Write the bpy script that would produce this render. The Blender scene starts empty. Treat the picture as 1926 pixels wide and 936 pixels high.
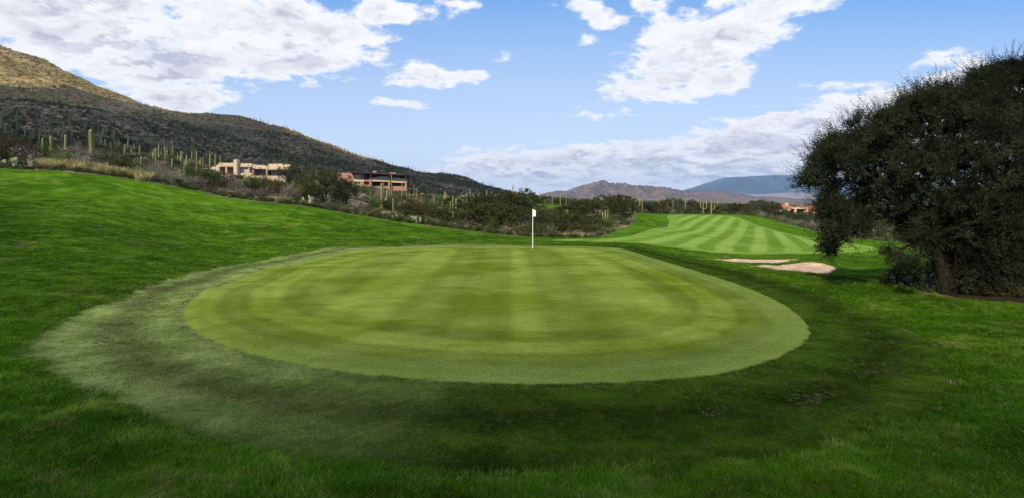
import bpy, bmesh, math, random
import numpy as np
from mathutils import Vector
random.seed(7)
RNG = np.random.default_rng(7)
C = bpy.context.scene.collection
SC = bpy.context.scene
PI = math.pi

# ------------------------------------------------------------------ camera
CAMZ, FPX, HX, HY = 2.6, 963.0, 963.0, 378.0
cam = bpy.data.cameras.new('camera'); camo = bpy.data.objects.new('camera', cam); C.objects.link(camo)
camo.location = (0, 0, CAMZ); camo.rotation_euler = (PI/2, 0, 0)
cam.sensor_width = 36; cam.lens = 36*FPX/1926
cam.shift_y = -(468-HY)/1926
cam.clip_start = 0.1; cam.clip_end = 60000
SC.camera = camo
SC.view_settings.view_transform = 'Standard'; SC.view_settings.look = 'None'
SC.view_settings.exposure = 0.33; SC.view_settings.gamma = 1
SC.cycles.max_bounces = 6; SC.cycles.diffuse_bounces = 3; SC.cycles.transparent_max_bounces = 8
SC.cycles.volume_bounces = 0

# ------------------------------------------------------------------ node helper
class N:
    def __init__(s, tree):
        s.t = tree; tree.nodes.clear()
    def new(s, typ, **kw):
        n = s.t.nodes.new(typ)
        for k, v in kw.items(): setattr(n, k, v)
        return n
    def put(s, sock, v):
        if v is None: return
        if isinstance(v, bpy.types.NodeSocket): s.t.links.new(v, sock)
        else:
            try: sock.default_value = v
            except Exception:
                sock.default_value = (v[0], v[1], v[2], 1) if hasattr(v, '__len__') else (v, v, v)
    def m(s, op, a, b=None, c=None, clamp=False):
        n = s.new('ShaderNodeMath', operation=op, use_clamp=clamp)
        s.put(n.inputs[0], a); s.put(n.inputs[1], b); s.put(n.inputs[2], c)
        return n.outputs[0]
    def v(s, op, a, b=None, sc=None):
        n = s.new('ShaderNodeVectorMath', operation=op)
        s.put(n.inputs[0], a); s.put(n.inputs[1], b)
        if sc is not None: s.put(n.inputs['Scale'], sc)
        return n.outputs['Value'] if op in ('DOT_PRODUCT', 'LENGTH') else n.outputs[0]
    def noise(s, vec, scale, detail=4, rough=.55, dist=0.0):
        n = s.new('ShaderNodeTexNoise'); s.put(n.inputs['Vector'], vec)
        s.put(n.inputs['Scale'], scale); s.put(n.inputs['Detail'], detail); s.put(n.inputs['Roughness'], rough)
        s.put(n.inputs['Distortion'], dist)
        return n.outputs[0]
    def mr(s, f, a, b, c=0.0, d=1.0, smooth=True):
        n = s.new('ShaderNodeMapRange'); n.interpolation_type = 'SMOOTHSTEP' if smooth else 'LINEAR'
        s.put(n.inputs[0], f); s.put(n.inputs[1], a); s.put(n.inputs[2], b); s.put(n.inputs[3], c); s.put(n.inputs[4], d)
        return n.outputs[0]
    def mix(s, f, a, b, mode='MIX'):
        n = s.new('ShaderNodeMix', data_type='RGBA', blend_type=mode)
        s.put(n.inputs[0], f); s.put(n.inputs[6], a if isinstance(a, bpy.types.NodeSocket) else (*a[:3], 1))
        s.put(n.inputs[7], b if isinstance(b, bpy.types.NodeSocket) else (*b[:3], 1))
        return n.outputs[2]
    def sep(s, vec):
        n = s.new('ShaderNodeSeparateXYZ'); s.put(n.inputs[0], vec); return n.outputs
    def comb(s, x, y, z):
        n = s.new('ShaderNodeCombineXYZ'); s.put(n.inputs[0], x); s.put(n.inputs[1], y); s.put(n.inputs[2], z); return n.outputs[0]
    def attr(s, name, typ='GEOMETRY'):
        n = s.new('ShaderNodeAttribute', attribute_name=name, attribute_type=typ); return n.outputs
    def pos(s): return s.new('ShaderNodeNewGeometry').outputs['Position']
    def bump(s, h, strength=.5, dist=.02):
        n = s.new('ShaderNodeBump'); s.put(n.inputs['Strength'], strength); s.put(n.inputs['Distance'], dist); s.put(n.inputs['Height'], h)
        return n.outputs[0]
    def scale(s, col, f):   # colour * scalar
        return s.v('SCALE', col, None, f)

# ------------------------------------------------------------------ sun + world
SUN_EL = math.radians(33.0); SUN_AZ = math.atan2(-0.66, -1.0)      # behind the camera, a little to the left
SUNV = Vector((math.sin(SUN_AZ)*math.cos(SUN_EL), math.cos(SUN_AZ)*math.cos(SUN_EL), math.sin(SUN_EL)))
ld = bpy.data.lights.new('sun', 'SUN'); ld.energy = 5.0; ld.angle = math.radians(0.5); ld.color = (1.0, 0.86, 0.60)
lo = bpy.data.objects.new('sun', ld); C.objects.link(lo); lo.rotation_euler = SUNV.to_track_quat('Z', 'Y').to_euler(); lo.location = (0, 0, 30)

W = bpy.data.worlds.new('World'); SC.world = W; W.use_nodes = True
def world():
    n = N(W.node_tree)
    sky = n.new('ShaderNodeTexSky', sky_type='NISHITA'); sky.sun_disc = False
    sky.sun_elevation = SUN_EL; sky.sun_rotation = SUN_AZ; sky.altitude = 900; sky.air_density = 1.0; sky.dust_density = 0.6; sky.ozone_density = 1.5
    d = n.new('ShaderNodeTexCoord').outputs['Generated']
    x, y, z = n.sep(d)
    zc = n.m('MAXIMUM', z, 0.0)
    fwd = n.m('MAXIMUM', y, 0.02)
    u = n.m('DIVIDE', x, fwd); v = n.m('DIVIDE', z, fwd)
    infront = n.mr(y, 0.02, 0.25)
    den = n.m('ADD', zc, 0.24)
    q = n.comb(n.m('DIVIDE', x, den), n.m('DIVIDE', y, den), 0.0)
    # cover placed where the photographed cloud banks stand (px, py, rx, ry, slope, weight)
    B = [(180, 5, 400, 70, .05, 0.370), (430, 70, 300, 70, .0, 0.352), (330, 130, 130, 55, -.05, 0.334), (60, 62, 190, 52, -.1, 0.334), (560, 128, 190, 38, 0, 0.299), (230, 85, 220, 60, 0, 0.334),
         (780, 138, 110, 36, -.12, 0.317), (640, 62, 130, 62, -.1, 0.299), (770, 15, 100, 40, 0, 0.264), (885, 150, 50, 16, -.1, 0.246), (955, 112, 50, 24, .1, 0.194), (735, 192, 100, 12, -.12, 0.264),
         (345, 185, 115, 40, 0, 0.317), (150, 138, 60, 11, -.2, 0.194), (1340, 85, 215, 88, .42, 0.334), (1240, 155, 135, 50, .1, 0.317), (1450, 20, 200, 60, .35, 0.282), (1130, 28, 100, 40, -.3, 0.317), (1190, 165, 110, 40, 0, 0.282), (1250, 60, 120, 50, .2, 0.299), (1100, 75, 40, 30, 0, 0.229),
         (1230, 305, 390, 46, .05, 0.422), (1500, 255, 330, 56, .20, 0.422), (1760, 205, 300, 62, .30, 0.405), (1050, 335, 210, 34, .04, 0.370), (1450, 325, 600, 34, 0.02, 0.422), (1650, 300, 400, 70, .1, 0.405), (1250, 352, 420, 16, 0.0, 0.211),
         (1800, 105, 140, 30, .05, 0.150), (1600, 160, 120, 16, 0, 0.176), (1150, 175, 34, 70, 0, 0.114), (700, 240, 100, 11, 0, 0.132), (610, 178, 44, 10, 0, 0.141), (660, 246, 60, 9, 0, 0.132), (960, 205, 70, 8, 0, 0.141), (1600, 182, 200, 14, .1, 0.176), (960, 318, 190, 36, .04, .40), (1120, 290, 200, 26, .10, .40), (520, 30, 140, 40, 0, .30), (700, 95, 70, 40, -.2, .28), (1330, 160, 110, 36, .3, .34), (1210, 20, 90, 40, 0, .28), (1540, 8, 150, 26, .2, .26), (860, 8, 60, 14, 0, .2), (20, 100, 90, 30, -.3, .32)]
    B += [(300, 120, 170, 62, -.05, .46), (340, 185, 115, 34, 0, .40), (200, 80, 260, 70, 0, .44), (560, 120, 160, 34, 0, .38), (800, 138, 100, 26, -.1, .36), (640, 70, 110, 50, -.1, .36), (735, 20, 110, 34, 0, .34), (1260, 150, 110, 36, .1, .34), (900, 143, 40, 14, -.1, .3), (950, 112, 36, 18, .1, .26), (1790, 108, 120, 26, .1, .24)]
    cov = None
    for px, py, rx, ry, sl, w in B:
        du = n.m('SUBTRACT', u, (px-HX)/FPX); dv = n.m('SUBTRACT', v, (HY-py)/FPX)
        dv2 = n.m('MULTIPLY_ADD', du, -sl, dv)
        a = n.m('MULTIPLY', du, FPX/rx); b = n.m('MULTIPLY', dv2, FPX/ry)
        r2 = n.m('ADD', n.m('MULTIPLY', a, a), n.m('MULTIPLY', b, b))
        g = n.m('MULTIPLY', n.m('EXPONENT', n.m('MULTIPLY', r2, -0.8)), w)
        cov = g if cov is None else n.m('MAXIMUM', cov, g)
    bias = n.m('ADD', n.m('MULTIPLY', infront, n.m('SUBTRACT', cov, 0.135)), n.m('MULTIPLY', n.m('SUBTRACT', 1.0, infront), 0.11))
    def dens(off):
        qq = n.v('ADD', q, off)
        big = n.noise(qq, 2.3, 3, .5, 0.0)
        fine = n.noise(qq, 8.5, 9, .58, .15)
        return n.m('ADD', n.m('ADD', n.m('MULTIPLY', big, .36), n.m('MULTIPLY', fine, .48)), n.m('MULTIPLY', n.noise(qq, 22.0, 5, .6, .1), .16))
    d0 = n.m('ADD', dens((0, 0, 0)), bias)
    qup = dens((0.0, -0.07, 0.0))         # the same sheet a little higher up: what lies above shades the base
    a0 = n.m('MULTIPLY', n.mr(d0, .535, .640), n.mr(n.noise(q, 3.2, 6, .6, .5), .25, .48, .82, 1.0))
    thick = n.mr(d0, .60, .78)
    up = n.mr(n.m('SUBTRACT', n.m('ADD', qup, bias), n.m('MULTIPLY', d0, 1.0)), -.035, .05)
    low = n.mr(v, 0.02, 0.12, 1.0, 0.0)
    right = n.mr(u, -0.05, 0.45)
    mott = n.mr(n.noise(n.v('ADD', q, (5, 2, 0)), 4.0, 5, .55, .3), .40, .62)
    band = n.m('MULTIPLY', n.mr(n.noise(n.comb(n.m('MULTIPLY', u, 1.6), n.m('MULTIPLY', n.m('MULTIPLY_ADD', u, -.12, v), 17.0), 0.0), 1.1, 4, .5, .4), .44, .60), n.m('MULTIPLY', low, right))
    gray = n.m('MULTIPLY', thick, n.m('ADD', n.m('MULTIPLY', up, .75), n.m('MULTIPLY', mott, .62)), clamp=True)
    gray = n.m('MAXIMUM', gray, n.m('MULTIPLY', n.m('MULTIPLY', band, thick), .85), clamp=True)
    lum = n.mix(gray, (10.0, 10.0, 10.2), (5.3, 5.3, 6.4))
    lum = n.mix(n.m('MULTIPLY', n.noise(q, 9.0, 6, .6), .25), lum, (7.2, 7.2, 8.0))
    # thin pale veil toward the horizon
    veil = n.mr(v, 0.0, 0.42, 0.80, 0.0, False)
    skyc = n.mix(0.72, sky.outputs[0], (1.6, 4.4, 9.7))
    base = n.mix(veil, skyc, (9.2, 9.9, 10.6))
    col = n.mix(a0, base, lum)
    bg = n.new('ShaderNodeBackground'); n.put(bg.inputs[0], col); bg.inputs[1].default_value = 0.085
    out = n.new('ShaderNodeOutputWorld'); n.t.links.new(bg.outputs[0], out.inputs[0])
    W.cycles.sampling_method = 'MANUAL'; W.cycles.sample_map_resolution = 512
world()

# ------------------------------------------------------------------ numpy noise
_perm = RNG.permutation(4096); _val = RNG.random(4096)
def vnoise(x, y, seed=0):
    x = np.asarray(x, float) + seed*17.31; y = np.asarray(y, float) - seed*9.77
    xi = np.floor(x).astype(int); yi = np.floor(y).astype(int); xf = x-xi; yf = y-yi
    xf = xf*xf*(3-2*xf); yf = yf*yf*(3-2*yf)
    def h(a, b): return _val[(_perm[a & 4095] + b*131) & 4095]
    return (h(xi, yi)*(1-xf)+h(xi+1, yi)*xf)*(1-yf) + (h(xi, yi+1)*(1-xf)+h(xi+1, yi+1)*xf)*yf
def fbm(x, y, oct=4, seed=0, gain=.5):
    s = 0; a = 1; t = 0
    for k in range(oct):
        s = s + a*vnoise(x*2**k, y*2**k, seed+k*3); t += a; a *= gain
    return s/t
def sstep(a, b, t):
    t = np.clip((t-a)/(b-a), 0, 1); return t*t*(3-2*t)

# ------------------------------------------------------------------ terrain
def P(px, py, D): return ((px-HX)/FPX*D, D, CAMZ+(HY-py)/FPX*D)
CT = []                       # (px, py, D): surveyed points of the ground
def flat(px, D, z=0.0): CT.append((px, HY+(CAMZ-z)/D*FPX, D))
for px in (0, 250, 500, 760, 1000, 1250, 1500, 1750, 1926):
    for D in (2.2, 4.0, 6.5, 9.0): flat(px, D, 0.0)
for px in (420, 560, 700, 850, 1000): 
    for D in (13, 18, 24): flat(px, D, 0.02)
for px in (1150, 1300): flat(px, 13, 0.0)
flat(1150, 20, 0); flat(1100, 26, 0); flat(700, 29.5, .03); flat(850, 30.2, 0.02); flat(1000, 30.6, 0.0); flat(1150, 30, -.03); flat(1450, 13, -.02); flat(1240, 20, -.02)
for p in [(0, 552, 14), (0, 480, 20), (0, 420, 27), (0, 370, 34), (0, 318, 42), (150, 490, 19), (150, 430, 26), (150, 380, 34), (150, 327, 42),
          (300, 470, 24), (300, 430, 31), (300, 390, 37), (300, 347, 44), (430, 470, 27), (450, 420, 36), (430, 372, 45), (560, 440, 34), (560, 387, 45), (620, 463, 28.5),
          (700, 440, 36), (700, 409, 45), (850, 448, 37), (850, 430, 45), (1000, 452, 37), (1000, 446, 43), (1100, 451, 38), (1100, 447.5, 44), (1180, 430, 54), (1195, 406, 76),
          # right mound and what falls away behind it
          (1170, 463, 28.5), (1325, 488, 24.3), (1440, 505.5, 20.6), (1565, 521, 18), (1700, 545, 15.5), (1926, 571, 13.3), (1800, 590, 12), (1600, 600, 11.5),
          (1325, 488, 28), (1400, 495.5, 27.6), (1460, 497, 27.4), (1360, 491, 28.6), (1540, 518, 19.8), (1500, 513, 19.6), (1500, 510, 21.2), (1540, 513, 21.6), (1565, 511, 22.6), (1430, 503, 22), (1430, 498, 24.5), (1500, 497, 25.8), (1430, 497, 26.3), (1520, 492, 27.3), (1572, 503, 25), (1500, 488, 30.5), (1400, 486, 32), (1318, 486, 30), (1650, 502, 26), (1650, 487, 33), (1740, 520, 20), (1926, 545, 18), (1800, 498, 26), (1926, 520, 24),
          (1200, 457, 36), (1300, 470, 36), (1420, 479, 36), (1540, 480, 37), (1400, 463, 42), (1560, 470, 45), (1640, 470, 48), (1300, 446, 52), (1220, 444, 48), (1500, 452, 60), (1240, 424, 74), (1350, 428, 78), (1240, 403, 112), (1340, 403, 125), (1420, 407, 118),
          (1480, 436, 84), (1560, 450, 78), (1640, 456, 70), (1750, 462, 70), (1926, 470, 60),
          (1300, 402, 170), (1450, 414, 140), (1560, 434, 100), (1500, 424, 118), (1560, 405, 220), (1700, 420, 150), (1926, 430, 120), (1926, 400, 300), (1240, 403.5, 150), (1400, 398, 220), (1100, 392, 170),
          # desert floor beyond the turf, centre
          (1100, 425, 66), (1100, 400, 110), (1000, 425, 66), (1000, 397, 118), (1030, 385, 160), (900, 408, 76), (900, 390, 130), (800, 402, 80), (800, 386, 140), (1150, 404, 90), (1195, 403, 100),
          # hillside
          (0, 314, 60), (0, 296, 95), (0, 260, 165), (0, 200, 270), (0, 150, 360), (0, 90, 500), (0, 130, 700), (0, 220, 1000),
          (80, 315, 60), (80, 116, 485), (80, 160, 680), (150, 322, 62), (150, 300, 100), (150, 270, 165), (150, 220, 270), (150, 153, 465), (150, 200, 650),
          (225, 186, 450), (225, 228, 640), (300, 340, 62), (300, 322, 100), (300, 296, 170), (300, 262, 280), (300, 208, 430), (300, 250, 600), (340, 217, 420), (400, 216, 455), (400, 260, 620),
          (450, 362, 62), (450, 354, 100), (450, 343, 150), (450, 318, 220), (450, 268, 340), (450, 220, 470), (450, 262, 640), (520, 238, 490), (520, 285, 660),
          (600, 380, 64), (600, 366, 110), (600, 345, 200), (600, 312, 330), (600, 269, 500), (600, 305, 680),
          (700, 385, 90), (700, 356, 215), (700, 334, 330), (700, 298, 520), (700, 330, 700), (780, 372, 180), (780, 350, 350), (780, 323, 560), (780, 345, 740),
          (870, 382, 180), (870, 366, 350), (870, 337, 600), (870, 355, 780), (930, 384, 180), (930, 372, 350), (930, 360, 620), (930, 368, 800), (1000, 376, 350), (1000, 374, 620), (1100, 380, 350), (1200, 384, 350), (1300, 385, 500)]:
    CT.append(p)
th = []; lr = []; wv = []
for px, py, D in CT:
    X, Y, Z = P(px, py, D); r = math.hypot(X, Y); th.append(math.atan2(X, Y)); lr.append(math.log(r)); wv.append(Z/r)
for a in (-60, -80, -110, -145, -180):      # the slope carries on to the left of the frame
    k = max(0, 1-(abs(a)-60)/90)
    for r, w in ((3, 0), (8, 0), (20, .02), (60, .115), (120, .12), (230, .17), (400, .23), (620, .26), (1100, .13)):
        th.append(math.radians(a)); lr.append(math.log(r)); wv.append(w*k)
for a in (58, 80, 110, 145, 180):
    for r in (3, 8, 20, 60, 120, 300, 700): th.append(math.radians(a)); lr.append(math.log(r)); wv.append(-.02 if 15 < r < 100 and a < 90 else 0)
KL = 0.42
CPX = np.column_stack([th, np.array(lr)*KL]); CW = np.array(wv)
def _K(d2): return 0.5*d2*np.log(np.maximum(d2, 1e-12))
def _fit():
    n = len(CPX); d2 = ((CPX[:, None]-CPX[None])**2).sum(-1)
    A = np.zeros((n+3, n+3)); A[:n, :n] = _K(d2)+np.eye(n)*2e-5; A[:n, n] = 1; A[:n, n+1:] = CPX; A[n:, :n] = A[:n, n:].T
    return np.linalg.solve(A, np.concatenate([CW, [0, 0, 0]]))
TPS = _fit()
def base_h(x, y):
    x = np.asarray(x, float).ravel(); y = np.asarray(y, float).ravel()
    r = np.maximum(np.hypot(x, y), 1.0); t = np.arctan2(x, y); l = np.log(r)*KL
    out = np.empty(len(x)); n = len(CPX)
    for i in range(0, len(x), 20000):
        q = np.column_stack([t[i:i+20000], l[i:i+20000]])
        d2 = (q[:, None, 0]-CPX[None, :, 0])**2+(q[:, None, 1]-CPX[None, :, 1])**2
        out[i:i+20000] = _K(d2)@TPS[:n]+TPS[n]+q@TPS[n+1:]
    seam = 1-sstep(2.6, 3.14, np.abs(t))
    out = out*seam*(1-sstep(900, 1700, r))
    return out*r, r, t

def poly_sd(poly, x, y):
    """signed distance, positive inside"""
    P0 = np.array(poly, float); P1 = np.roll(P0, -1, 0); x = np.asarray(x, float).ravel(); y = np.asarray(y, float).ravel()
    out = np.empty(len(x))
    for i in range(0, len(x), 20000):
        X = x[i:i+20000, None]; Y = y[i:i+20000, None]
        e = P1-P0; wx = X-P0[None, :, 0]; wy = Y-P0[None, :, 1]
        tt = np.clip((wx*e[:, 0]+wy*e[:, 1])/(e**2).sum(1), 0, 1)
        d = np.sqrt(((wx-tt*e[:, 0])**2+(wy-tt*e[:, 1])**2).min(1))
        c = ((P0[None, :, 1] <= Y) != (P1[None, :, 1] <= Y)) & (X < P0[None, :, 0]+(Y-P0[None, :, 1])/np.where(np.abs(e[:, 1]) < 1e-9, 1e-9, e[:, 1])*e[:, 0])
        out[i:i+20000] = np.where(c.sum(1) % 2 == 1, d, -d)
    return out
def smooth_poly(pts, k=8):
    pts = np.array(pts, float); n = len(pts); out = []
    for i in range(n):
        p0, p1, p2, p3 = pts[i-1], pts[i], pts[(i+1) % n], pts[(i+2) % n]
        for j in range(k):
            t = j/k
            out.append(.5*((2*p1)+(-p0+p2)*t+(2*p0-5*p1+4*p2-p3)*t*t+(-p0+3*p1-3*p2+p3)*t**3))
    return np.array(out)
def W2(px, D): return ((px-HX)/FPX*D, D)
BUNK_A = smooth_poly([W2(*p) for p in [(1316, 29.8), (1345, 30.9), (1400, 31.5), (1460, 31.4), (1512, 30.6), (1478, 28.6), (1435, 27.2), (1385, 27.4), (1345, 28.4)]])
BUNK_B = smooth_poly([W2(*p) for p in [(1398, 23.4), (1430, 25.0), (1475, 26.3), (1520, 27.0), (1552, 26.6), (1570, 25.2), (1572, 23.6), (1548, 20.9), (1495, 20.0), (1430, 21.2)]])

def hits(pix, dmin=3.0, dmax=600):
    """ground points seen at these pixels"""
    D = np.exp(np.linspace(math.log(dmin), math.log(dmax), 700)); out = []
    for px, py in pix:
        X = (px-HX)/FPX*D; Z = CAMZ+(HY-py)/FPX*D
        h = base_h(X, D)[0]; k = np.argmax(Z < h)
        if not (Z < h).any(): k = len(D)-1
        out.append((X[k], D[k]))
    return out
GREEN = smooth_poly(hits([(343, 590), (360, 562), (400, 540), (500, 502), (600, 480), (700, 467.5), (850, 462.3), (1000, 461.3), (1100, 462.3), (1165, 466), (1250, 490), (1350, 520), (1450, 558), (1500, 588), (1524, 620), (1500, 650),
                          (1440, 677), (1340, 700), (1200, 714), (1000, 719), (850, 714), (700, 700), (560, 681), (450, 655), (375, 625)]), 6)
FRINGE = smooth_poly(hits([(45, 660), (60, 625), (130, 588), (230, 555), (340, 517), (450, 492), (560, 473), (690, 463.3)])+[W2(850, 31.3), W2(1000, 31.5), W2(1100, 31.3)]
                     + hits([(1180, 463.5), (1300, 484.5), (1440, 520), (1600, 566), (1720, 612), (1800, 655), (1825, 700), (1790, 755), (1700, 805), (1550, 853), (1350, 882), (1150, 899), (950, 904), (760, 897), (600, 880), (440, 850), (300, 808), (170, 755), (80, 710)]), 6)
FAIR = smooth_poly([W2(*p) for p in [(1262, 108), (1345, 112), (1392, 104), (1420, 92), (1470, 82), (1520, 74), (1580, 66), (1640, 56), (1640, 47), (1560, 40.5), (1480, 37.5), (1380, 36.0), (1290, 36.0), (1210, 35.2), (1120, 34.3), (1040, 36), (1060, 39.5), (1120, 41.5), (1190, 47), (1235, 62), (1258, 80)]], 6)
TURF = np.array([(-260, 4), (-130, 14), W2(-200, 36)]+[W2(*p) for p in [(-60, 41), (0, 42), (80, 42.5), (150, 42.3), (230, 43.5), (300, 44.2), (370, 45.5), (430, 45), (500, 45.5), (560, 45.3), (630, 45.8), (700, 45.2), (780, 45.6), (850, 45.1), (930, 44.2), (1000, 43), (1050, 43.6), (1100, 44), (1140, 47), (1175, 54),
                 (1189, 64), (1191, 78), (1194, 100), (1205, 132), (1260, 146), (1320, 146), (1380, 138), (1430, 124), (1480, 107), (1530, 95), (1580, 86), (1640, 80), (1720, 74)]]+[(62, 64), (90, 40), (60, 26), W2(1960, 23), W2(1880, 22.5), W2(1780, 23), W2(1700, 24), W2(1675, 21.5), W2(1690, 17.5), W2(1740, 15.6), W2(1800, 14.6), W2(1860, 13.9), W2(1926, 13.2), W2(2100, 11.6), (30, 8), (60, -40), (-80, -60), (-260, -60)])
TURF = np.array([p for p in TURF])
FAR_TURF = smooth_poly([W2(*p) for p in [(975, 150), (1000, 160), (1040, 164), (1082, 160), (1085, 145), (1060, 132), (1020, 128), (985, 134)]], 4)

def ground(x, y):
    h, r, t = base_h(x, y); x = np.asarray(x, float).ravel(); y = np.asarray(y, float).ravel()
    # rocky relief on the hill, soft undulation on the turf
    hill = sstep(90, 240, r)*(1-sstep(.12, .30, t))*(1-sstep(1000, 1500, r))
    rel = (fbm(x/60, y/60, 4, 3)-.5)*9*hill*np.clip(h/25, 0, 1) + (1-np.abs(fbm(x/38+y/90, y/70, 3, 9)-.5)*5)*1.5*hill*np.clip(h/30, 0, 1)
    near = sstep(9, 16, r)*(1-sstep(40, 70, r))
    rel += (fbm(x/5.5, y/2.6, 4, 5, .6)-.5)*.34*near*sstep(-3, -9, x) + (fbm(x/7, y/4, 3, 6)-.5)*.16*near*sstep(4, 10, x)*(1-sstep(18, 20, y)*sstep(28, 10, np.abs(y-26)+6*0))
    h = h+rel
    for poly, dep in ((BUNK_A, .10), (BUNK_B, .16)):
        m = (np.hypot(x-poly[:, 0].mean(), y-poly[:, 1].mean()) < 9)
        if m.any():
            sd = poly_sd(poly, x[m], y[m]); h[m] += -dep*sstep(-.05, .45, sd)+.05*np.exp(-((sd+.25)/.25)**2)
    m = (y > 3) & (y < 34) & (np.abs(x) < 14)
    if m.any():
        sd = poly_sd(GREEN, x[m], y[m]); sf = poly_sd(FRINGE, x[m], y[m])
        h[m] += .035*sstep(-.15, .25, sd) - .05*sstep(-.5, .3, sf) + (fbm(x[m]/1.1, y[m]/.8, 3, 8)-.5)*(.07*sstep(.0, -.6, sd)+.10*sstep(.3, -.5, sf))
    return h
def gz(x, y): return float(ground(np.array([x]), np.array([y]))[0])

# ------------------------------------------------------------------ mesh helpers
def mesh_np(name, V, F, mat=None, smooth=True, attrs=None):
    me = bpy.data.meshes.new(name); V = np.asarray(V, np.float32); F = np.asarray(F, np.int32); k = F.shape[1]
    me.vertices.add(len(V)); me.vertices.foreach_set('co', V.ravel())
    me.loops.add(F.size); me.loops.foreach_set('vertex_index', F.ravel())
    me.polygons.add(len(F)); me.polygons.foreach_set('loop_start', np.arange(0, F.size, k, dtype=np.int32))
    me.polygons.foreach_set('loop_total', np.full(len(F), k, np.int32)) if hasattr(me.polygons[0], 'loop_total') and False else None
    me.polygons.foreach_set('use_smooth', np.full(len(F), smooth))
    for an, av in (attrs or {}).items():
        a = me.attributes.new(an, 'FLOAT', 'POINT'); a.data.foreach_set('value', np.asarray(av, np.float32))
    me.update(calc_edges=True); me.validate()
    if mat: me.materials.append(mat)
    return me
def link(name, me, parent=None, loc=None, rz=0.0, sc=None):
    o = bpy.data.objects.new(name, me); C.objects.link(o)
    if parent is not None: o.parent = parent
    if loc is not None: o.location = loc
    if rz: o.rotation_euler = (0, 0, rz)
    if sc is not None: o.scale = (sc, sc, sc) if not hasattr(sc, '__len__') else sc
    return o
def tag(o, label=None, cat=None, group=None, kind=None):
    if label: o['label'] = label
    if cat: o['category'] = cat
    if group: o['group'] = group
    if kind: o['kind'] = kind
    return o
def empty(name, loc, rz=0.0, sc=1.0):
    o = bpy.data.objects.new(name, None); C.objects.link(o); o.location = loc; o.rotation_euler = (0, 0, rz); o.scale = (sc, sc, sc); o.empty_display_size = .2
    return o
def copy_tree(o, parent=None):
    c = o.copy(); C.objects.link(c); c.parent = parent
    for ch in [k for k in o.children]: copy_tree(ch, c)
    return c

# ------------------------------------------------------------------ materials
MATS = {}
def material(name, fn):
    m = bpy.data.materials.new(name); m.use_nodes = True; n = N(m.node_tree)
    out = n.new('ShaderNodeOutputMaterial'); sh = fn(n)
    n.t.links.new(sh, out.inputs[0]); MATS[name] = m; return m
def pbsdf(n, col, rough=.8, normal=None, spec=.3, metallic=0.0):
    b = n.new('ShaderNodeBsdfPrincipled'); n.put(b.inputs['Base Color'], col if isinstance(col, bpy.types.NodeSocket) else (*col[:3], 1))
    n.put(b.inputs['Roughness'], rough); n.put(b.inputs['Specular IOR Level'], spec); b.inputs['Metallic'].default_value = metallic
    if normal is not None: n.put(b.inputs['Normal'], normal)
    return b.outputs[0]
def leafy(n, col, trans=.35, rough=.6, normal=None, gloss=.003):
    d = n.new('ShaderNodeBsdfDiffuse'); n.put(d.inputs[0], col if isinstance(col, bpy.types.NodeSocket) else (*col[:3], 1))
    if normal is not None: n.put(d.inputs['Normal'], normal)
    t = n.new('ShaderNodeBsdfTranslucent'); n.put(t.inputs[0], col if isinstance(col, bpy.types.NodeSocket) else (*col[:3], 1))
    g = n.new('ShaderNodeBsdfGlossy'); g.inputs['Roughness'].default_value = rough; g.inputs[0].default_value = (.9, .9, .9, 1)
    a = n.new('ShaderNodeMixShader'); a.inputs[0].default_value = trans; n.t.links.new(d.outputs[0], a.inputs[1]); n.t.links.new(t.outputs[0], a.inputs[2])
    b = n.new('ShaderNodeMixShader'); b.inputs[0].default_value = gloss; n.t.links.new(a.outputs[0], b.inputs[1]); n.t.links.new(g.outputs[0], b.inputs[2])
    return b.outputs[0]

def rough_col(n, p):
    """colour of the rough: bright overseeded rye, patchy"""
    a = n.noise(p, .22, 4, .6); b = n.noise(n.v('MULTIPLY', p, (.8, 1.3, 1)), 1.0, 7, .68); c = n.noise(p, 14, 3, .6)
    col = n.mix(n.mr(a, .35, .68), (.042, .118, .003), (.092, .205, .007))
    col = n.mix(n.m('MULTIPLY', n.mr(b, .50, .68), .60), col, (.200, .300, .045))
    col = n.mix(n.m('MULTIPLY', n.mr(b, .50, .34), .65), col, (.024, .062, .003))
    col = n.mix(n.m('MULTIPLY', n.mr(n.noise(n.v('ADD', p, (9, 4, 0)), .55, 5, .65), .58, .66), .45), col, (.22, .22, .07))
    return n.mix(n.m('MULTIPLY', n.mr(c, .4, .7), .35), col, (.030, .070, .005))
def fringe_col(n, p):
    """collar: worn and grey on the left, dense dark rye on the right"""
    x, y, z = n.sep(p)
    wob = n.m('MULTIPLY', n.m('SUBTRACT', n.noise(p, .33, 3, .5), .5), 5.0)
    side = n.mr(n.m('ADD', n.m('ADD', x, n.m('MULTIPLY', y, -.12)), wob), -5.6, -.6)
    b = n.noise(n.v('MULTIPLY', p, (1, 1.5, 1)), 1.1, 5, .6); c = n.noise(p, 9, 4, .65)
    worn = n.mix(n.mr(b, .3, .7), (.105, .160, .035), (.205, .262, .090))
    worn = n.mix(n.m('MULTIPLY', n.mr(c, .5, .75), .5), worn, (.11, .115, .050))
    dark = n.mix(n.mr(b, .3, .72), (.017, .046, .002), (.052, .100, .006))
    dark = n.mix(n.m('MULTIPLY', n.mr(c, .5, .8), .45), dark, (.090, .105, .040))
    return n.mix(side, worn, dark)

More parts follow.
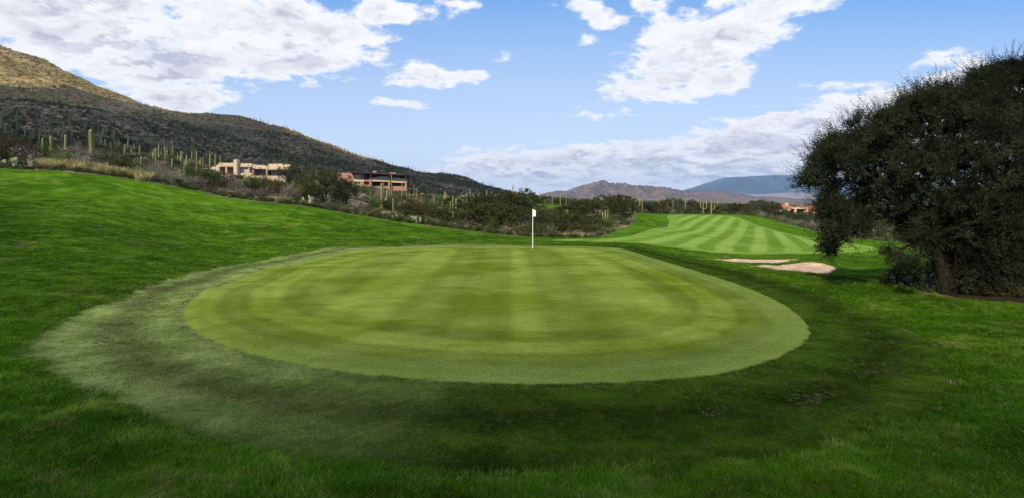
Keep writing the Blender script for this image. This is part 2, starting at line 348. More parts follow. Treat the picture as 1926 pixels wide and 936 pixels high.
def verge(n, p):
    sf = n.m('ADD', n.attr('sf')[2], n.m('MULTIPLY', n.m('SUBTRACT', n.noise(p, 4.0, 5, .7), .5), .9))
    c = n.mix(n.mr(sf, -.12, .14), rough_col(n, p), fringe_col(n, p)); dd = n.v('LENGTH', n.v('MULTIPLY', n.v('SUBTRACT', p, (-11.2, 15.0, 0)), (.55, 1.1, 0)))
    c = n.mix(n.m('MULTIPLY', n.mr(n.m('ADD', dd, n.m('MULTIPLY', n.m('SUBTRACT', n.noise(p, 2.2, 5, .7), .5), 2.2)), .9, .35), .85), c, (.14, .085, .055)); lip_shade = n.m('MULTIPLY', n.m('MULTIPLY', n.mr(sf, -.30, -.02), n.mr(sf, .35, .05)), n.mr(n.sep(p)[0], 2.0, 5.0))
    return n.mix(n.m('MULTIPLY', lip_shade, .7), c, (.016, .042, .003))  # dark line along the right collar edge, painted shading for the lip
def m_rough(n):
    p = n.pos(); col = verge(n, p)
    h = n.m('ADD', n.noise(p, 9, 6, .7), n.m('MULTIPLY', n.noise(p, 40, 3, .7), .4))
    return leafy(n, col, .1, .8, n.bump(h, .9, .08))
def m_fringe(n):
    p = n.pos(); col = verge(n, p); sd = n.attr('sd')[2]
    ring = n.m('SINE', n.m('MULTIPLY', sd, 4.1))
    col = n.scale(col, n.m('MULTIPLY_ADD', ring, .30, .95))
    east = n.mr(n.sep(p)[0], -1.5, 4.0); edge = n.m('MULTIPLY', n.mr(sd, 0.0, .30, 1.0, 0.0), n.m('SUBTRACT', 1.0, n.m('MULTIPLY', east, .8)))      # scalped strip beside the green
    dark_ring = n.m('MULTIPLY', n.m('MULTIPLY', n.mr(sd, .12, .35), n.mr(sd, 1.3, .7)), east)  # darker ring in the collar around the right side of the green
    col = n.mix(n.m('MULTIPLY', dark_ring, .6), col, (.016, .042, .003))
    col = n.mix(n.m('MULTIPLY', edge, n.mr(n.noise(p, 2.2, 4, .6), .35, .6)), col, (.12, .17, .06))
    bare = n.mr(n.noise(n.v('ADD', p, (3, 1, 0)), .9, 4, .6), .66, .70)
    x = n.sep(p)[0]
    bare = n.m('MULTIPLY', bare, n.mr(x, -4.5, -6.0))
    col = n.mix(n.m('MULTIPLY', bare, .6), col, (.13, .085, .055))
    h = n.m('ADD', n.noise(p, 14, 6, .7), n.m('MULTIPLY', n.noise(p, 55, 3, .7), .5))
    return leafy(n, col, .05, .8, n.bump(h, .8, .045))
def m_green(n):
    p = n.pos(); x, y, z = n.sep(p); sd = n.attr('sd')[2]
    a = n.noise(n.v('MULTIPLY', p, (.7, 1.0, 1)), .42, 7, .66, .3); b = n.noise(n.v('MULTIPLY', p, (.8, 1.6, 1)), 2.2, 7, .7); f = n.noise(p, 34, 5, .75)
    col = n.mix(n.mr(a, .34, .66), (.128, .190, .014), (.228, .296, .056))
    col = n.mix(n.m('MULTIPLY', n.mr(b, .42, .70), .34), col, (.078, .136, .011))
    st = n.m('SINE', n.m('MULTIPLY_ADD', x, 2*PI/3.6, 1.9))
    st2 = n.m('SINE', n.m('MULTIPLY_ADD', x, 2*PI/1.1, .4))
    wk = n.mr(sd, 1.4, 2.6)
    k = n.m('MULTIPLY', wk, n.m('ADD', n.m('MULTIPLY', n.mr(st, -.5, .5, -1, 1), .12), n.m('MULTIPLY', st2, .050)))
    sdw = n.m('ADD', sd, n.m('MULTIPLY', n.m('SUBTRACT', n.noise(p, .7, 3, .5), .5), .35))
    rings = n.m('MULTIPLY', n.mr(n.m('SINE', n.m('MULTIPLY_ADD', sdw, 4.2, .4)), -.6, .6, -1, 1), n.mr(sd, 5.2, 1.4, 0, .13)); rings = n.m('ADD', rings, n.m('MULTIPLY', n.m('SINE', n.m('MULTIPLY', sdw, 13.0)), n.mr(sd, 4.0, 1.0, 0, .05)))
    lane = n.m('MULTIPLY', n.m('MULTIPLY', n.mr(x, -1.25, -1.0), n.mr(x, .12, -.12)), n.m('MULTIPLY', wk, .20)); rings = n.m('SUBTRACT', rings, lane)
    col = n.scale(col, n.m('ADD', 1.0, n.m('ADD', k, rings)))
    pale = n.m('MULTIPLY', n.mr(n.m('SUBTRACT', sd, n.m('MULTIPLY', n.noise(p, .5, 3, .5), .9)), .75, .15), n.mr(x, -7, -2, .2, .9))
    col = n.mix(n.m('MULTIPLY', pale, .45), col, (.135, .205, .062))
    col = n.scale(col, n.mr(f, .3, .7, .66, 1.28))
    h = n.m('ADD', n.noise(p, 30, 5, .75), n.m('MULTIPLY', n.noise(p, 120, 2, .7), .5))
    return leafy(n, col, 0.0, .75, n.bump(h, 1.0, .028))
def m_fair(n):
    p = n.pos(); x, y, z = n.sep(p); sd = n.attr('sd')[2]
    ca, sa = math.cos(math.atan(.485)), math.sin(math.atan(.485))
    s = n.m('SUBTRACT', n.m('MULTIPLY', x, ca), n.m('MULTIPLY', y, sa))
    s = n.m('ADD', s, n.m('MULTIPLY', n.noise(p, .3, 3, .5), .9))
    st = n.mr(n.m('SINE', n.m('MULTIPLY_ADD', s, 2*PI/2.5, .6)), -.55, .55)
    a = n.noise(n.v('MULTIPLY', p, (.6, 1, 1)), .35, 5, .62)
    keep = n.mr(sd, .8, 2.2)
    st = n.m('ADD', n.m('MULTIPLY', st, keep), n.m('MULTIPLY', n.m('SUBTRACT', 1.0, keep), .55))
    col = n.mix(st, (.100, .190, .018), (.190, .290, .056))
    col = n.mix(n.m('MULTIPLY', n.mr(a, .45, .70), .5), col, (.23, .32, .07))
    col = n.mix(n.m('MULTIPLY', n.mr(a, .48, .28), .6), col, (.070, .160, .016))
    return leafy(n, col, 0.0, .8, n.bump(n.noise(p, 9, 5, .7), .5, .03))
def m_sand(n):
    p = n.pos(); a = n.noise(p, 2.2, 5, .65); f = n.noise(p, 40, 3, .7)
    rk = n.m('SINE', n.m('MULTIPLY', n.m('ADD', n.sep(p)[1], n.m('MULTIPLY', n.noise(p, .9, 2, .5), .8)), 20))
    col = n.mix(n.mr(a, .35, .7), (.46, .31, .22), (.60, .43, .32)); col = n.scale(col, n.mr(f, .3, .7, .85, 1.08))
    col = n.scale(col, n.m('MULTIPLY_ADD', rk, .05, .97))
    return pbsdf(n, col, .95, n.bump(n.m('ADD', f, n.m('MULTIPLY', rk, .3)), .8, .03), .1)
def m_desert(n):
    p = n.pos(); a = n.noise(p, .09, 5, .6); b = n.noise(p, .8, 6, .7); c = n.noise(p, .35, 5, .65)
    col = n.mix(n.mr(a, .35, .65), (.115, .085, .060), (.19, .145, .105))
    col = n.mix(n.m('MULTIPLY', n.mr(b, .55, .65), .8), col, (.27, .20, .165))
    col = n.mix(n.m('MULTIPLY', n.mr(c, .48, .62), .7), col, (.060, .070, .028))
    litter_shade = n.mr(n.m('ADD', n.v('LENGTH', n.v('MULTIPLY', n.v('SUBTRACT', p, (17.0, 17.5, 0)), (1, 1, 0))), n.m('MULTIPLY', n.m('SUBTRACT', c, .5), 5)), 8.5, 11.0)  # leaf litter under the trees, darkened to stand in for their shade
    col = n.mix(litter_shade, n.mix(n.mr(b, .4, .6), (.016, .011, .007), (.040, .026, .016)), col)
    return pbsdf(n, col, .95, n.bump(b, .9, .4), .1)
def m_hill(n):
    p = n.pos(); a = n.noise(p, .018, 4, .6); b = n.noise(p, .35, 6, .72); c = n.noise(p, .10, 6, .65); v = n.new('ShaderNodeTexVoronoi'); n.put(v.inputs['Vector'], p); v.inputs['Scale'].default_value = .45
    col = n.mix(n.mr(a, .38, .62), (.145, .100, .050), (.215, .140, .085))
    col = n.mix(n.m('MULTIPLY', n.mr(b, .52, .64), .85), col, (.29, .205, .155))
    col = n.mix(n.mr(c, .47, .57), col, n.mix(n.mr(b, .4, .6), (.085, .082, .024), (.150, .135, .045)))
    col = n.mix(n.m('MULTIPLY', n.mr(b, .44, .34), .8), col, (.045, .050, .024))
    zz = n.sep(p)[2]; col = n.mix(n.m('MULTIPLY', n.mr(n.m('ADD', zz, n.m('MULTIPLY', a, 20)), 62, 84), n.mr(b, .35, .6, .5, .9)), col, (.48, .36, .17))  # upper hill coloured golden to strengthen its sunlit look
    h = n.m('ADD', n.m('MULTIPLY', v.outputs['Distance'], -.6), n.m('MULTIPLY', b, 1.6))
    return pbsdf(n, col, .95, n.bump(h, 1.0, 1.4), .1)
def m_farturf(n): p = n.pos(); return leafy(n, rough_col(n, p), .1, .8)
material('far_turf', m_farturf); material('rough_turf', m_rough); material('fringe_turf', m_fringe); material('green_turf', m_green); material('fairway_turf', m_fair)
material('bunker_sand', m_sand); material('desert_soil', m_desert); material('hill_rock', m_hill)

# ------------------------------------------------------------------ terrain sheet, cut into its surfaces
def build_terrain():
    deg = np.concatenate([np.arange(-180, -54, 3.0), np.arange(-54, -47, .5), np.arange(-47, 47, .17), np.arange(47, 56, .5), np.arange(56, 180, 3.0)])
    ths = np.radians(deg)
    rs = [1.5]
    while rs[-1] < 11000: rs.append(rs[-1]*(1.0075 if 4 < rs[-1] < 60 else 1.016 if rs[-1] < 900 else 1.06 if rs[-1] > 900 else 1.05))
    rs = np.array(rs); nt, nr = len(ths), len(rs)
    T, R = np.meshgrid(ths, rs); X = (R*np.sin(T)).ravel(); Y = (R*np.cos(T)).ravel(); Z = ground(X, Y)
    X = np.append(X, 0); Y = np.append(Y, 0); Z = np.append(Z, 0.0)
    i = np.arange(nr-1)[:, None]*nt+np.arange(nt)[None]; j = np.arange(nr-1)[:, None]*nt+(np.arange(nt)[None]+1) % nt
    a, b, c, d = i.ravel(), j.ravel(), (j+nt).ravel(), (i+nt).ravel()
    tris = np.concatenate([np.column_stack([a, c, b]), np.column_stack([a, d, c]), np.column_stack([np.full(nt, len(X)-1), np.arange(nt), (np.arange(nt)+1) % nt])])
    V = np.column_stack([X, Y, Z])
    def fld(poly, jit=0.0, s=1.0):
        f = np.full(len(V), -50.0); c = poly.mean(0); rad = np.hypot(*(poly-c).T).max()+60
        m = np.hypot(V[:, 0]-c[0], V[:, 1]-c[1]) < rad; f[m] = poly_sd(poly, V[m, 0], V[m, 1])
        if jit: f += (fbm(V[:, 0]/s, V[:, 1]/s, 3, 12)-.5)*jit
        return f
    F = {'turf': fld(TURF, .9, 1.5), 'green': fld(GREEN, .09, .22), 'fringe': fld(FRINGE, .40, .8), 'fair': fld(FAIR, .4, 2), 'ba': fld(BUNK_A, .12, .5), 'bb': fld(BUNK_B, .14, .5), 'far': fld(FAR_TURF),
         'hill': np.hypot(V[:, 0], V[:, 1])-95+(fbm(V[:, 0]/14, V[:, 1]/14, 3, 2)-.5)*30 - 2000*np.maximum(0, np.arctan2(V[:, 0], V[:, 1])-.0)}
    F['hill'][np.hypot(V[:, 0], V[:, 1]) > 1500] -= 3000
    st = {'V': V, 'F': F}
    def split(T, key):
        f = st['F'][key]; s = f[T] > 0; k = s.sum(1); ins = [T[k == 3]]; outs = [T[k == 0]]
        cr = T[(k == 1) | (k == 2)]
        if len(cr):
            nv = []; cache = {}; base = len(st['V']); ii = []; oo = []
            def cut(p, q):
                key2 = (min(p, q), max(p, q))
                if key2 not in cache: cache[key2] = base+len(nv); nv.append((p, q, f[p]/(f[p]-f[q])))
                return cache[key2]
            for t in cr.tolist():
                pos = [f[x] > 0 for x in t]; lone = pos.index(True) if sum(pos) == 1 else pos.index(False)
                a0, b0, c0 = t[lone], t[(lone+1) % 3], t[(lone+2) % 3]; ab = cut(a0, b0); ac = cut(a0, c0)
                A, B = ((ii, oo) if sum(pos) == 1 else (oo, ii))
                A.append((a0, ab, ac)); B.append((ab, b0, c0)); B.append((ab, c0, ac))
            nv = np.array(nv); p = nv[:, 0].astype(int); q = nv[:, 1].astype(int); w = nv[:, 2][:, None]
            st['V'] = np.vstack([st['V'], st['V'][p]*(1-w)+st['V'][q]*w])
            for kk in st['F']:
                g = st['F'][kk]; e = g[p]*(1-w[:, 0])+g[q]*w[:, 0]
                if kk == key: e[:] = 0
                st['F'][kk] = np.concatenate([g, e])
            ins.append(np.array(ii, int).reshape(-1, 3)); outs.append(np.array(oo, int).reshape(-1, 3))
        return np.vstack(ins), np.vstack(outs)
    turf, wild = split(tris, 'turf')
    fr, rest = split(turf, 'fringe'); grn, fr = split(fr, 'green')
    b1, rest = split(rest, 'ba'); b2, rest = split(rest, 'bb'); fw, rgh = split(rest, 'fair')
    far, wild = split(wild, 'far'); hil, wild = split(wild, 'hill')
    def make(name, T, mat, sdkey=None, sign=1):
        u, inv = np.unique(T, return_inverse=True); F3 = inv.reshape(-1, 3)
        at = {'sd': sign*st['F'][sdkey][u]} if sdkey else {}
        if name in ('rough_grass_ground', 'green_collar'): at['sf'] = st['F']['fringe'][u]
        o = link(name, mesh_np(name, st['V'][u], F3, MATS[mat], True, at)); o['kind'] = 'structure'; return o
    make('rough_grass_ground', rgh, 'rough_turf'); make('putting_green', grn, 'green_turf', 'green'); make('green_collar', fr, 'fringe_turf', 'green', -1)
    make('fairway', fw, 'fairway_turf', 'fair'); make('sand_bunker', b1, 'bunker_sand'); make('sand_bunker', b2, 'bunker_sand')
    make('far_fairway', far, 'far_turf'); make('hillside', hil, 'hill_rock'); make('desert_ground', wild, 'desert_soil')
build_terrain()
# ------------------------------------------------------------------ plant and stone materials
def veg_mat(name, ca, cb, trans=.3, vary=.25, nscale=3.0):
    def f(n):
        p = n.pos(); oi = n.new('ShaderNodeObjectInfo')
        col = n.mix(n.mr(n.noise(p, nscale, 4, .65), .33, .67), ca, cb)
        k = n.m('MULTIPLY_ADD', oi.outputs['Random'], vary*2, 1-vary)
        return leafy(n, n.scale(col, k), trans)
    return material(name, f)
veg_mat('mesquite_leaf', (.026, .036, .010), (.072, .084, .026))
veg_mat('olive_leaf', (.048, .060, .026), (.105, .115, .058))
veg_mat('green_leaf', (.050, .085, .018), (.110, .155, .038))
veg_mat('sage_leaf', (.115, .140, .075), (.215, .235, .150))
veg_mat('yellow_leaf', (.170, .180, .040), (.300, .290, .080))
veg_mat('hill_leaf', (.060, .066, .020), (.150, .145, .050))
veg_mat('sunlit_leaf', (.300, .250, .085), (.500, .420, .180))  # golden scrub colour that paints sunlight onto hilltop and far ridge
veg_mat('rust_leaf', (.070, .048, .026), (.120, .110, .042))
veg_mat('dead_twig', (.135, .110, .100), (.270, .230, .215), 0.0)
veg_mat('dark_dead_twig', (.045, .030, .026), (.100, .070, .060), 0.0)
veg_mat('dry_blade', (.270, .240, .095), (.480, .420, .220), .3)
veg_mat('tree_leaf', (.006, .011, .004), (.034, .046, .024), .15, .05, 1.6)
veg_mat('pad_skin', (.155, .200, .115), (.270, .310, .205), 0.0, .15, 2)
veg_mat('shaded_pad_skin', (.010, .015, .008), (.022, .030, .016), 0.0, .15, 2)  # pad colour darkened to stand in for the tree's shade
veg_mat('cholla_skin', (.160, .165, .100), (.300, .290, .190), 0.0, .15, 6)
def m_bark(n):
    p = n.pos(); b = n.noise(n.v('MULTIPLY', p, (6, 6, 1.5)), 3, 5, .7)
    return pbsdf(n, n.mix(n.mr(b, .3, .7), (.009, .007, .006), (.030, .023, .018)), .95, n.bump(b, .8, .03), .1)
material('bark', m_bark)
def m_saguaro(n):
    g = n.attr('rib')[2]; oi = n.new('ShaderNodeObjectInfo'); p = n.pos()
    c = n.mix(g, (.080, .090, .030), (.185, .190, .075)); c = n.mix(n.m('MULTIPLY', n.noise(p, 1.2, 4, .6), .5), c, (.19, .17, .10))
    c = n.mix(n.m('MULTIPLY', n.attr('tip')[2], .7), c, (.50, .47, .38))
    return pbsdf(n, n.scale(c, n.m('MULTIPLY_ADD', oi.outputs['Random'], .5, .75)), .8, None, .2)
material('saguaro_skin', m_saguaro)
def m_rock(n):
    p = n.pos(); a = n.noise(p, .8, 5, .7); oi = n.new('ShaderNodeObjectInfo')
    return pbsdf(n, n.scale(n.mix(n.mr(a, .35, .65), (.19, .118, .078), (.36, .245, .175)), n.m('MULTIPLY_ADD', oi.outputs['Random'], .7, .6)), .9, None, .1)
material('rock', m_rock)

# ------------------------------------------------------------------ builders
def unit(v): return v/np.maximum(np.linalg.norm(v, axis=-1, keepdims=True), 1e-9)
def quads_leaf(rng, c, d, L, Wd):
    """one rhombic leaf per centre, pointing along d"""
    n = len(c); d = unit(d); s = unit(np.cross(d, rng.normal(size=(n, 3)))); L = np.broadcast_to(L, n)[:, None]; Wd = np.broadcast_to(Wd, n)[:, None]
    nn = np.cross(d, s)
    V = np.stack([c-d*L*.5, c+s*Wd*.5+nn*L*.08, c+d*L*.5, c-s*Wd*.5+nn*L*.08], 1).reshape(-1, 3)
    return V, np.arange(4*n).reshape(-1, 4)
def tubes(a, b, ra, rb, k=5):
    d = unit(b-a); ref = np.where(np.abs(d[:, 2:3]) > .9, np.array([[1., 0, 0]]), np.array([[0, 0, 1.]])); s = unit(np.cross(d, ref)); t = np.cross(d, s); n = len(a)
    ang = np.arange(k)*2*PI/k; ring = s[:, None]*np.cos(ang)[None, :, None]+t[:, None]*np.sin(ang)[None, :, None]
    V = np.concatenate([a[:, None]+ring*np.reshape(ra, (-1, 1, 1)), b[:, None]+ring*np.reshape(rb, (-1, 1, 1))], 1).reshape(-1, 3)
    i = np.arange(k); F = np.stack([i, (i+1) % k, (i+1) % k+k, i+k], 1)[None]+(np.arange(n)*2*k)[:, None, None]
    return V, F.reshape(-1, 4)
def joinm(*ms):
    V = []; F = []; o = 0
    for v, f in ms: V.append(v); F.append(f+o); o += len(v)
    return np.vstack(V), np.vstack(F)
def grow(rng, stems, targets, step, wander=.25):
    """branches that reach every target from the stems; returns pos, parent, radius, tips"""
    pos = []; par = []; plen = []
    for st in stems:
        for i, p in enumerate(st):
            pos.append(p); par.append(len(pos)-2 if i else -1); plen.append(0 if i == 0 else plen[-1]+np.linalg.norm(np.subtract(p, st[i-1])))
    pos = [np.array(p, float) for p in pos]; nmax = len(pos)+len(targets)*8; A = np.zeros((nmax, 3)); A[:len(pos)] = pos; PL = np.zeros(nmax); PL[:len(pos)] = plen; n = len(pos)
    lock = np.zeros(nmax)
    for st in stems: pass
    hub = np.mean([s[-1] for s in stems], 0)
    for t in targets[np.argsort(np.linalg.norm(targets-hub, axis=1))]:
        d = np.linalg.norm(A[:n]-t, axis=1); k = int(np.argmin(d+.12*PL[:n])); dist = d[k]; m = max(1, min(7, int(math.ceil(dist/step)))); last = k; v = t-A[k]
        for j in range(1, m+1):
            q = A[k]+v*(j/m)+(rng.normal(size=3)*wander*step*.5 if j < m else 0)
            A[n] = q; par.append(last); PL[n] = PL[last]+np.linalg.norm(q-A[last]); last = n; n += 1
    par = np.array(par); cnt = np.zeros(n); kids = np.zeros(n, int)
    for i in range(n-1, -1, -1):
        if kids[i] == 0: cnt[i] += 1
        if par[i] >= 0: cnt[par[i]] += cnt[i]; kids[par[i]] += 1
    return A[:n], par, cnt, np.where(kids == 0)[0]
def wood(A, par, rad, k=5):
    i = np.where(par >= 0)[0]; return tubes(A[par[i]], A[i], np.minimum(rad[par[i]], rad[i]*1.5), rad[i], k)
def sprays(rng, centers, out_dir, nt, L, nl, leafL, leafW, droop=0.0, up=.15, stem_r=.003):
    c = np.repeat(centers, nt, 0); d = unit(np.repeat(out_dir, nt, 0)*.75+rng.normal(size=(len(c), 3))*.75+np.array([0, 0, up])); ln = L*rng.uniform(.5, 1.25, len(c))
    t = np.linspace(.12, 1, nl)[None, :, None]; pts = c[:, None]+d[:, None]*ln[:, None, None]*t; pts[..., 2] -= droop*(t[..., 0]**2)*ln[:, None]
    side = unit(np.cross(d, rng.normal(size=(len(c), 3))))[:, None]*np.where(np.arange(nl) % 2 == 0, 1, -1)[None, :, None]
    ld = unit(side*.9+d[:, None]*.6+rng.normal(size=pts.shape)*.35); lc = pts+ld*leafL*.5
    lv = quads_leaf(rng, lc.reshape(-1, 3), ld.reshape(-1, 3), leafL*rng.uniform(.7, 1.3, lc.size//3), leafW)
    tw = tubes(c, pts[:, -1], np.full(len(c), stem_r), np.full(len(c), stem_r*.4), 3)
    return lv, tw
def mesh2(name, parts, mats):
    V, F = joinm(*parts); me = mesh_np(name, V, F, None, False)
    for m in mats: me.materials.append(MATS[m])
    idx = np.concatenate([np.full(len(f), i, np.int32) for i, (v, f) in enumerate(parts)])
    if len(idx) == len(me.polygons): me.polygons.foreach_set('material_index', idx)
    return me

# ---- mesquite and shrub meshes, unit height 1, crown about 1 wide each way
def tree_meshes(rng, leafmat, nt, leaf, low=.25, nstem=3, nleaf=10, spread=.62, fill=2):
    lob = [(rng.uniform(-.3, .3), rng.uniform(-.3, .3), rng.uniform(.5, .72), rng.uniform(.25, .42)) for _ in range(6)]
    T = []
    while len(T) < nt:
        l = lob[rng.integers(len(lob))]; v = unit(rng.normal(size=3))*rng.uniform(.45, 1)**.5*l[3]; p = np.array([l[0]+v[0]*1.15, l[1]+v[1]*1.15, l[2]+v[2]*.75])
        if p[2] > low and p[2] < 1 and math.hypot(p[0], p[1]) < spread: T.append(p)
    T = np.array(T); stems = []
    for k in range(nstem):
        a = rng.uniform(0, 2*PI); e = np.array([math.cos(a)*.14, math.sin(a)*.14, .32]); b = np.array([math.cos(a)*.02, math.sin(a)*.02, -.06]); stems.append([b, b*.5+e*.5+rng.normal(size=3)*.02, e])
    A, par, cnt, tips = grow(rng, stems, T, .12); rad = .0032*cnt**.48
    w = wood(A, par, rad, 4); end = np.concatenate([tips, np.where(cnt < 3)[0]]); c = A[end]
    lv, tw = sprays(rng, c, unit(c-np.array([0, 0, .45])), fill, .11, nleaf, leaf, leaf*.42, .1, .2, .0012)
    trunk = mesh_np('trunk', *joinm(w, tw), MATS['bark']); crown = mesh_np('crown', *lv, MATS[leafmat], False); return trunk, crown
def shrub_parts(rng, n, leaf, asp=.45, twiggy=False, flat=.7):
    ns = 26 if not twiggy else 46; a = rng.uniform(0, 2*PI, ns); el = rng.uniform(.12, 1.5, ns); L = rng.uniform(.65, 1.0, ns)
    d = np.stack([np.cos(a)*np.cos(el)*.62, np.sin(a)*np.cos(el)*.62, np.sin(el)], 1); lump = 1+.25*np.sin(a*3+rng.uniform(0, 6))*np.cos(el)
    tip = d*(L*lump)[:, None]; base = np.zeros((ns, 3)); base[:, :2] = d[:, :2]*.06; base[:, 2] = -.05; mid = (base+tip)*.5+rng.normal(size=(ns, 3))*.05+np.array([0, 0, .05])
    st = joinm(tubes(base, mid, np.full(ns, .012), np.full(ns, .008), 3), tubes(mid, tip, np.full(ns, .008), np.full(ns, .002), 3))
    t = rng.uniform(0, 1, n); k = rng.integers(0, ns, n); c = np.where((t < .35)[:, None], mid[k]*(t[:, None]*.9+.5), mid[k]+(tip[k]-mid[k])*((t[:, None]-.2)/.8))
    if twiggy:
        dd = unit(rng.normal(size=(n, 3))+unit(c)*.8); ln = leaf*rng.uniform(.6, 1.6, n); return tubes(c, c+dd*ln[:, None], np.full(n, .006), np.full(n, .0015), 3), st
    c = c+rng.normal(size=c.shape)*.075; c[:, 2] = np.abs(c[:, 2]); dd = unit(rng.normal(size=(n, 3))+unit(c)*.9)
    return quads_leaf(rng, c, dd, leaf*rng.uniform(.6, 1.4, n), leaf*asp), st
PROTO = {}
def protos():
    for i in range(5): PROTO['mesquite', i] = ('tree', *tree_meshes(np.random.default_rng(100+i), 'mesquite_leaf', 150, .045, .16, 4, 9, .62, 3))
    for i in range(3): PROTO['olive', i] = ('tree', *tree_meshes(np.random.default_rng(120+i), 'olive_leaf', 150, .036, .10, 5, 10, .66, 3))
    for kind, mat, n, leaf, twg in (('green', 'green_leaf', 1500, .06, 0), ('sage', 'sage_leaf', 1700, .05, 0), ('yellow', 'yellow_leaf', 1500, .05, 0), ('rust', 'rust_leaf', 1300, .055, 0), ('dead', 'dead_twig', 1000, .16, 1), ('darkdead', 'dark_dead_twig', 1100, .16, 1), ('darkgreen', 'mesquite_leaf', 1600, .06, 0)):
        for i in range(3):
            f, s = shrub_parts(np.random.default_rng(hash_(kind)+i), n, leaf, .45, bool(twg))
            PROTO[kind, i] = ('shrub', mesh_np('stem', *s, MATS['dead_twig' if kind in ('sage', 'dead') else 'bark']), mesh_np('foliage', *f, MATS[mat], False))
def hash_(s): return sum((i+1)*ord(c) for i, c in enumerate(s))
protos()
def grass_clump(rng, n=150):
    a = rng.uniform(0, 2*PI, n); r = rng.uniform(0, .30, n)**1; b = np.stack([np.cos(a)*r, np.sin(a)*r, np.full(n, -.03)], 1); lean = rng.uniform(.05, .55, n)
    h = rng.uniform(.55, 1.0, n); a2 = a+rng.normal(size=n)*.6; t = b+np.stack([np.cos(a2)*lean*h, np.sin(a2)*lean*h, h], 1); m = b*.45+t*.55+np.array([0, 0, .08]); w = .013
    s = unit(np.cross(t-b, rng.normal(size=(n, 3))))*w
    V = np.stack([b-s, b+s, m+s*.8, m-s*.8, t+s*.6, t-s*.6], 1).reshape(-1, 3); o = np.arange(n)[:, None]*6
    return V, np.concatenate([o+np.array([0, 1, 2, 3]), o+np.array([3, 2, 4, 5])])
for i in range(3): PROTO['drygrass', i] = ('clump', mesh_np('dry_grass', *grass_clump(np.random.default_rng(50+i)), MATS['dry_blade'], False))

def ribbed(path, rad, ribs=14, fine=True):
    """fluted column along a path, domed at the end; returns V, F, rib, tip"""
    path = np.array(path, float); rad = np.array(rad, float); k = ribs*2 if fine else ribs; n = len(path)
    d = np.gradient(path, axis=0); d = unit(d); ref = np.array([0, 1.0, .01]); s = unit(np.cross(d, ref)); t = np.cross(d, s); ang = np.arange(k)*2*PI/k
    fl = np.where(np.arange(k) % 2 == 0, 1.0, .84) if fine else np.ones(k)
    V = (path[:, None]+(s[:, None]*np.cos(ang)[None, :, None]+t[:, None]*np.sin(ang)[None, :, None])*(rad[:, None]*fl[None])[..., None]).reshape(-1, 3)
    i = np.arange(k); F = np.concatenate([np.stack([i+j*k, (i+1) % k+j*k, (i+1) % k+(j+1)*k, i+(j+1)*k], 1) for j in range(n-1)])
    rib = np.tile(np.where(np.arange(k) % 2 == 0, 1.0, .25) if fine else np.where(np.arange(k) % 2 == 0, .85, .5), n); tip = np.repeat(np.clip((np.arange(n)-(n-3.5))/2.5, 0, 1), k)
    return V, F, rib, tip
def column_path(h, r, lean=0.0, n=9):
    z = np.linspace(-.3, h-r, n); zz = np.concatenate([z, h-r+r*np.sin(np.radians([30, 60, 82]))]); rr = np.concatenate([r*(.82+.22*np.sin(np.linspace(.2, 2.7, n))), r*1.0*np.cos(np.radians([30, 60, 82]))])
    return np.stack([lean*zz, np.zeros_like(zz), zz], 1), rr
def arm_path(z0, r0, out, h, r, az):
    t = np.linspace(0, PI/2, 6); x = r0*.6+(out-r0*.6)*np.sin(t); z = z0+(1-np.cos(t))*min(.45, h*.5); x = np.append(x, [out, out, out]); z = np.append(z, [z0+h*.7, z0+h-r*.5, z0+h-.02])
    rr = np.array([r*.8]*2+[r]*5+[r*.8, r*.15]); return np.stack([x*math.cos(az), x*math.sin(az), z], 1), rr
def skin(name, *pp):
    V = []; F = []; R = []; T = []; o = 0
    for v, f, r, t in pp: V.append(v); F.append(f+o); R.append(r); T.append(t); o += len(v)
    return mesh_np(name, np.vstack(V), np.vstack(F), MATS['saguaro_skin'], True, {'rib': np.concatenate(R), 'tip': np.concatenate(T)})
def saguaro(px, ytop, D, wpx, label, arms=(), lean=0.0, group=None, fine=True, zb=None):
    """a saguaro whose top stands at pixel height ytop at distance D; arms: (height fraction, reach m, arm height m, azimuth)"""
    x, y, zt = P(px, ytop, D); g = gz(x, y) if zb is None else zb; h = max(.8, zt-g); r = wpx/FPX*D/2*.86
    e = empty('saguaro', (x, y, g)); tag(e, label, 'cactus', group); p, rr = column_path(h, r, lean); link('stem', skin('stem', ribbed(p, rr, 13 if fine else 8, fine)), e)
    for f, out, ah, az in arms:
        p2, r2 = arm_path(h*f, r, out, ah, r*.72, az); p2[:, 0] += lean*h*f; link('arm', skin('arm', ribbed(p2, r2, 11 if fine else 8, fine)), e)
    return e

def size_at(px, ytop, D, wpx, sink=.0):
    x, y, zt = P(px, ytop, D); g = gz(x, y); return x, y, g, zt-g, wpx/FPX*D
VC = {}
def plant(kind, px, ytop, D, wpx, name, label, cat, group=None, split=True, hmin=.35):
    """a tree or shrub whose top reaches pixel height ytop at distance D"""
    x, y, g, h, w = size_at(px, ytop, D, wpx); h = max(h, hmin); k = VC.get(kind, random.randrange(5)); VC[kind] = k+1
    var = [q for q in PROTO if q[0] == kind]; pr = PROTO[kind, k % len(var)]
    wd = {'tree': 1.15, 'shrub': 1.15, 'clump': .95}[pr[0]]; s = (w/wd, w/wd, h/(.97 if pr[0] != 'clump' else .9))
    if pr[0] == 'clump': o = link(name, pr[1])
    elif split:
        o = empty(name, (0, 0, 0)); link('trunk' if pr[0] == 'tree' else 'stem', pr[1], o); link('crown' if pr[0] == 'tree' else 'foliage', pr[2], o)
    else: o = link(name, joined(kind, k % len(var)))
    o.location = (x, y, g-.02); o.rotation_euler = (0, 0, random.uniform(0, 6.28)); o.scale = s; tag(o, label, cat, group); return o
JO = {}
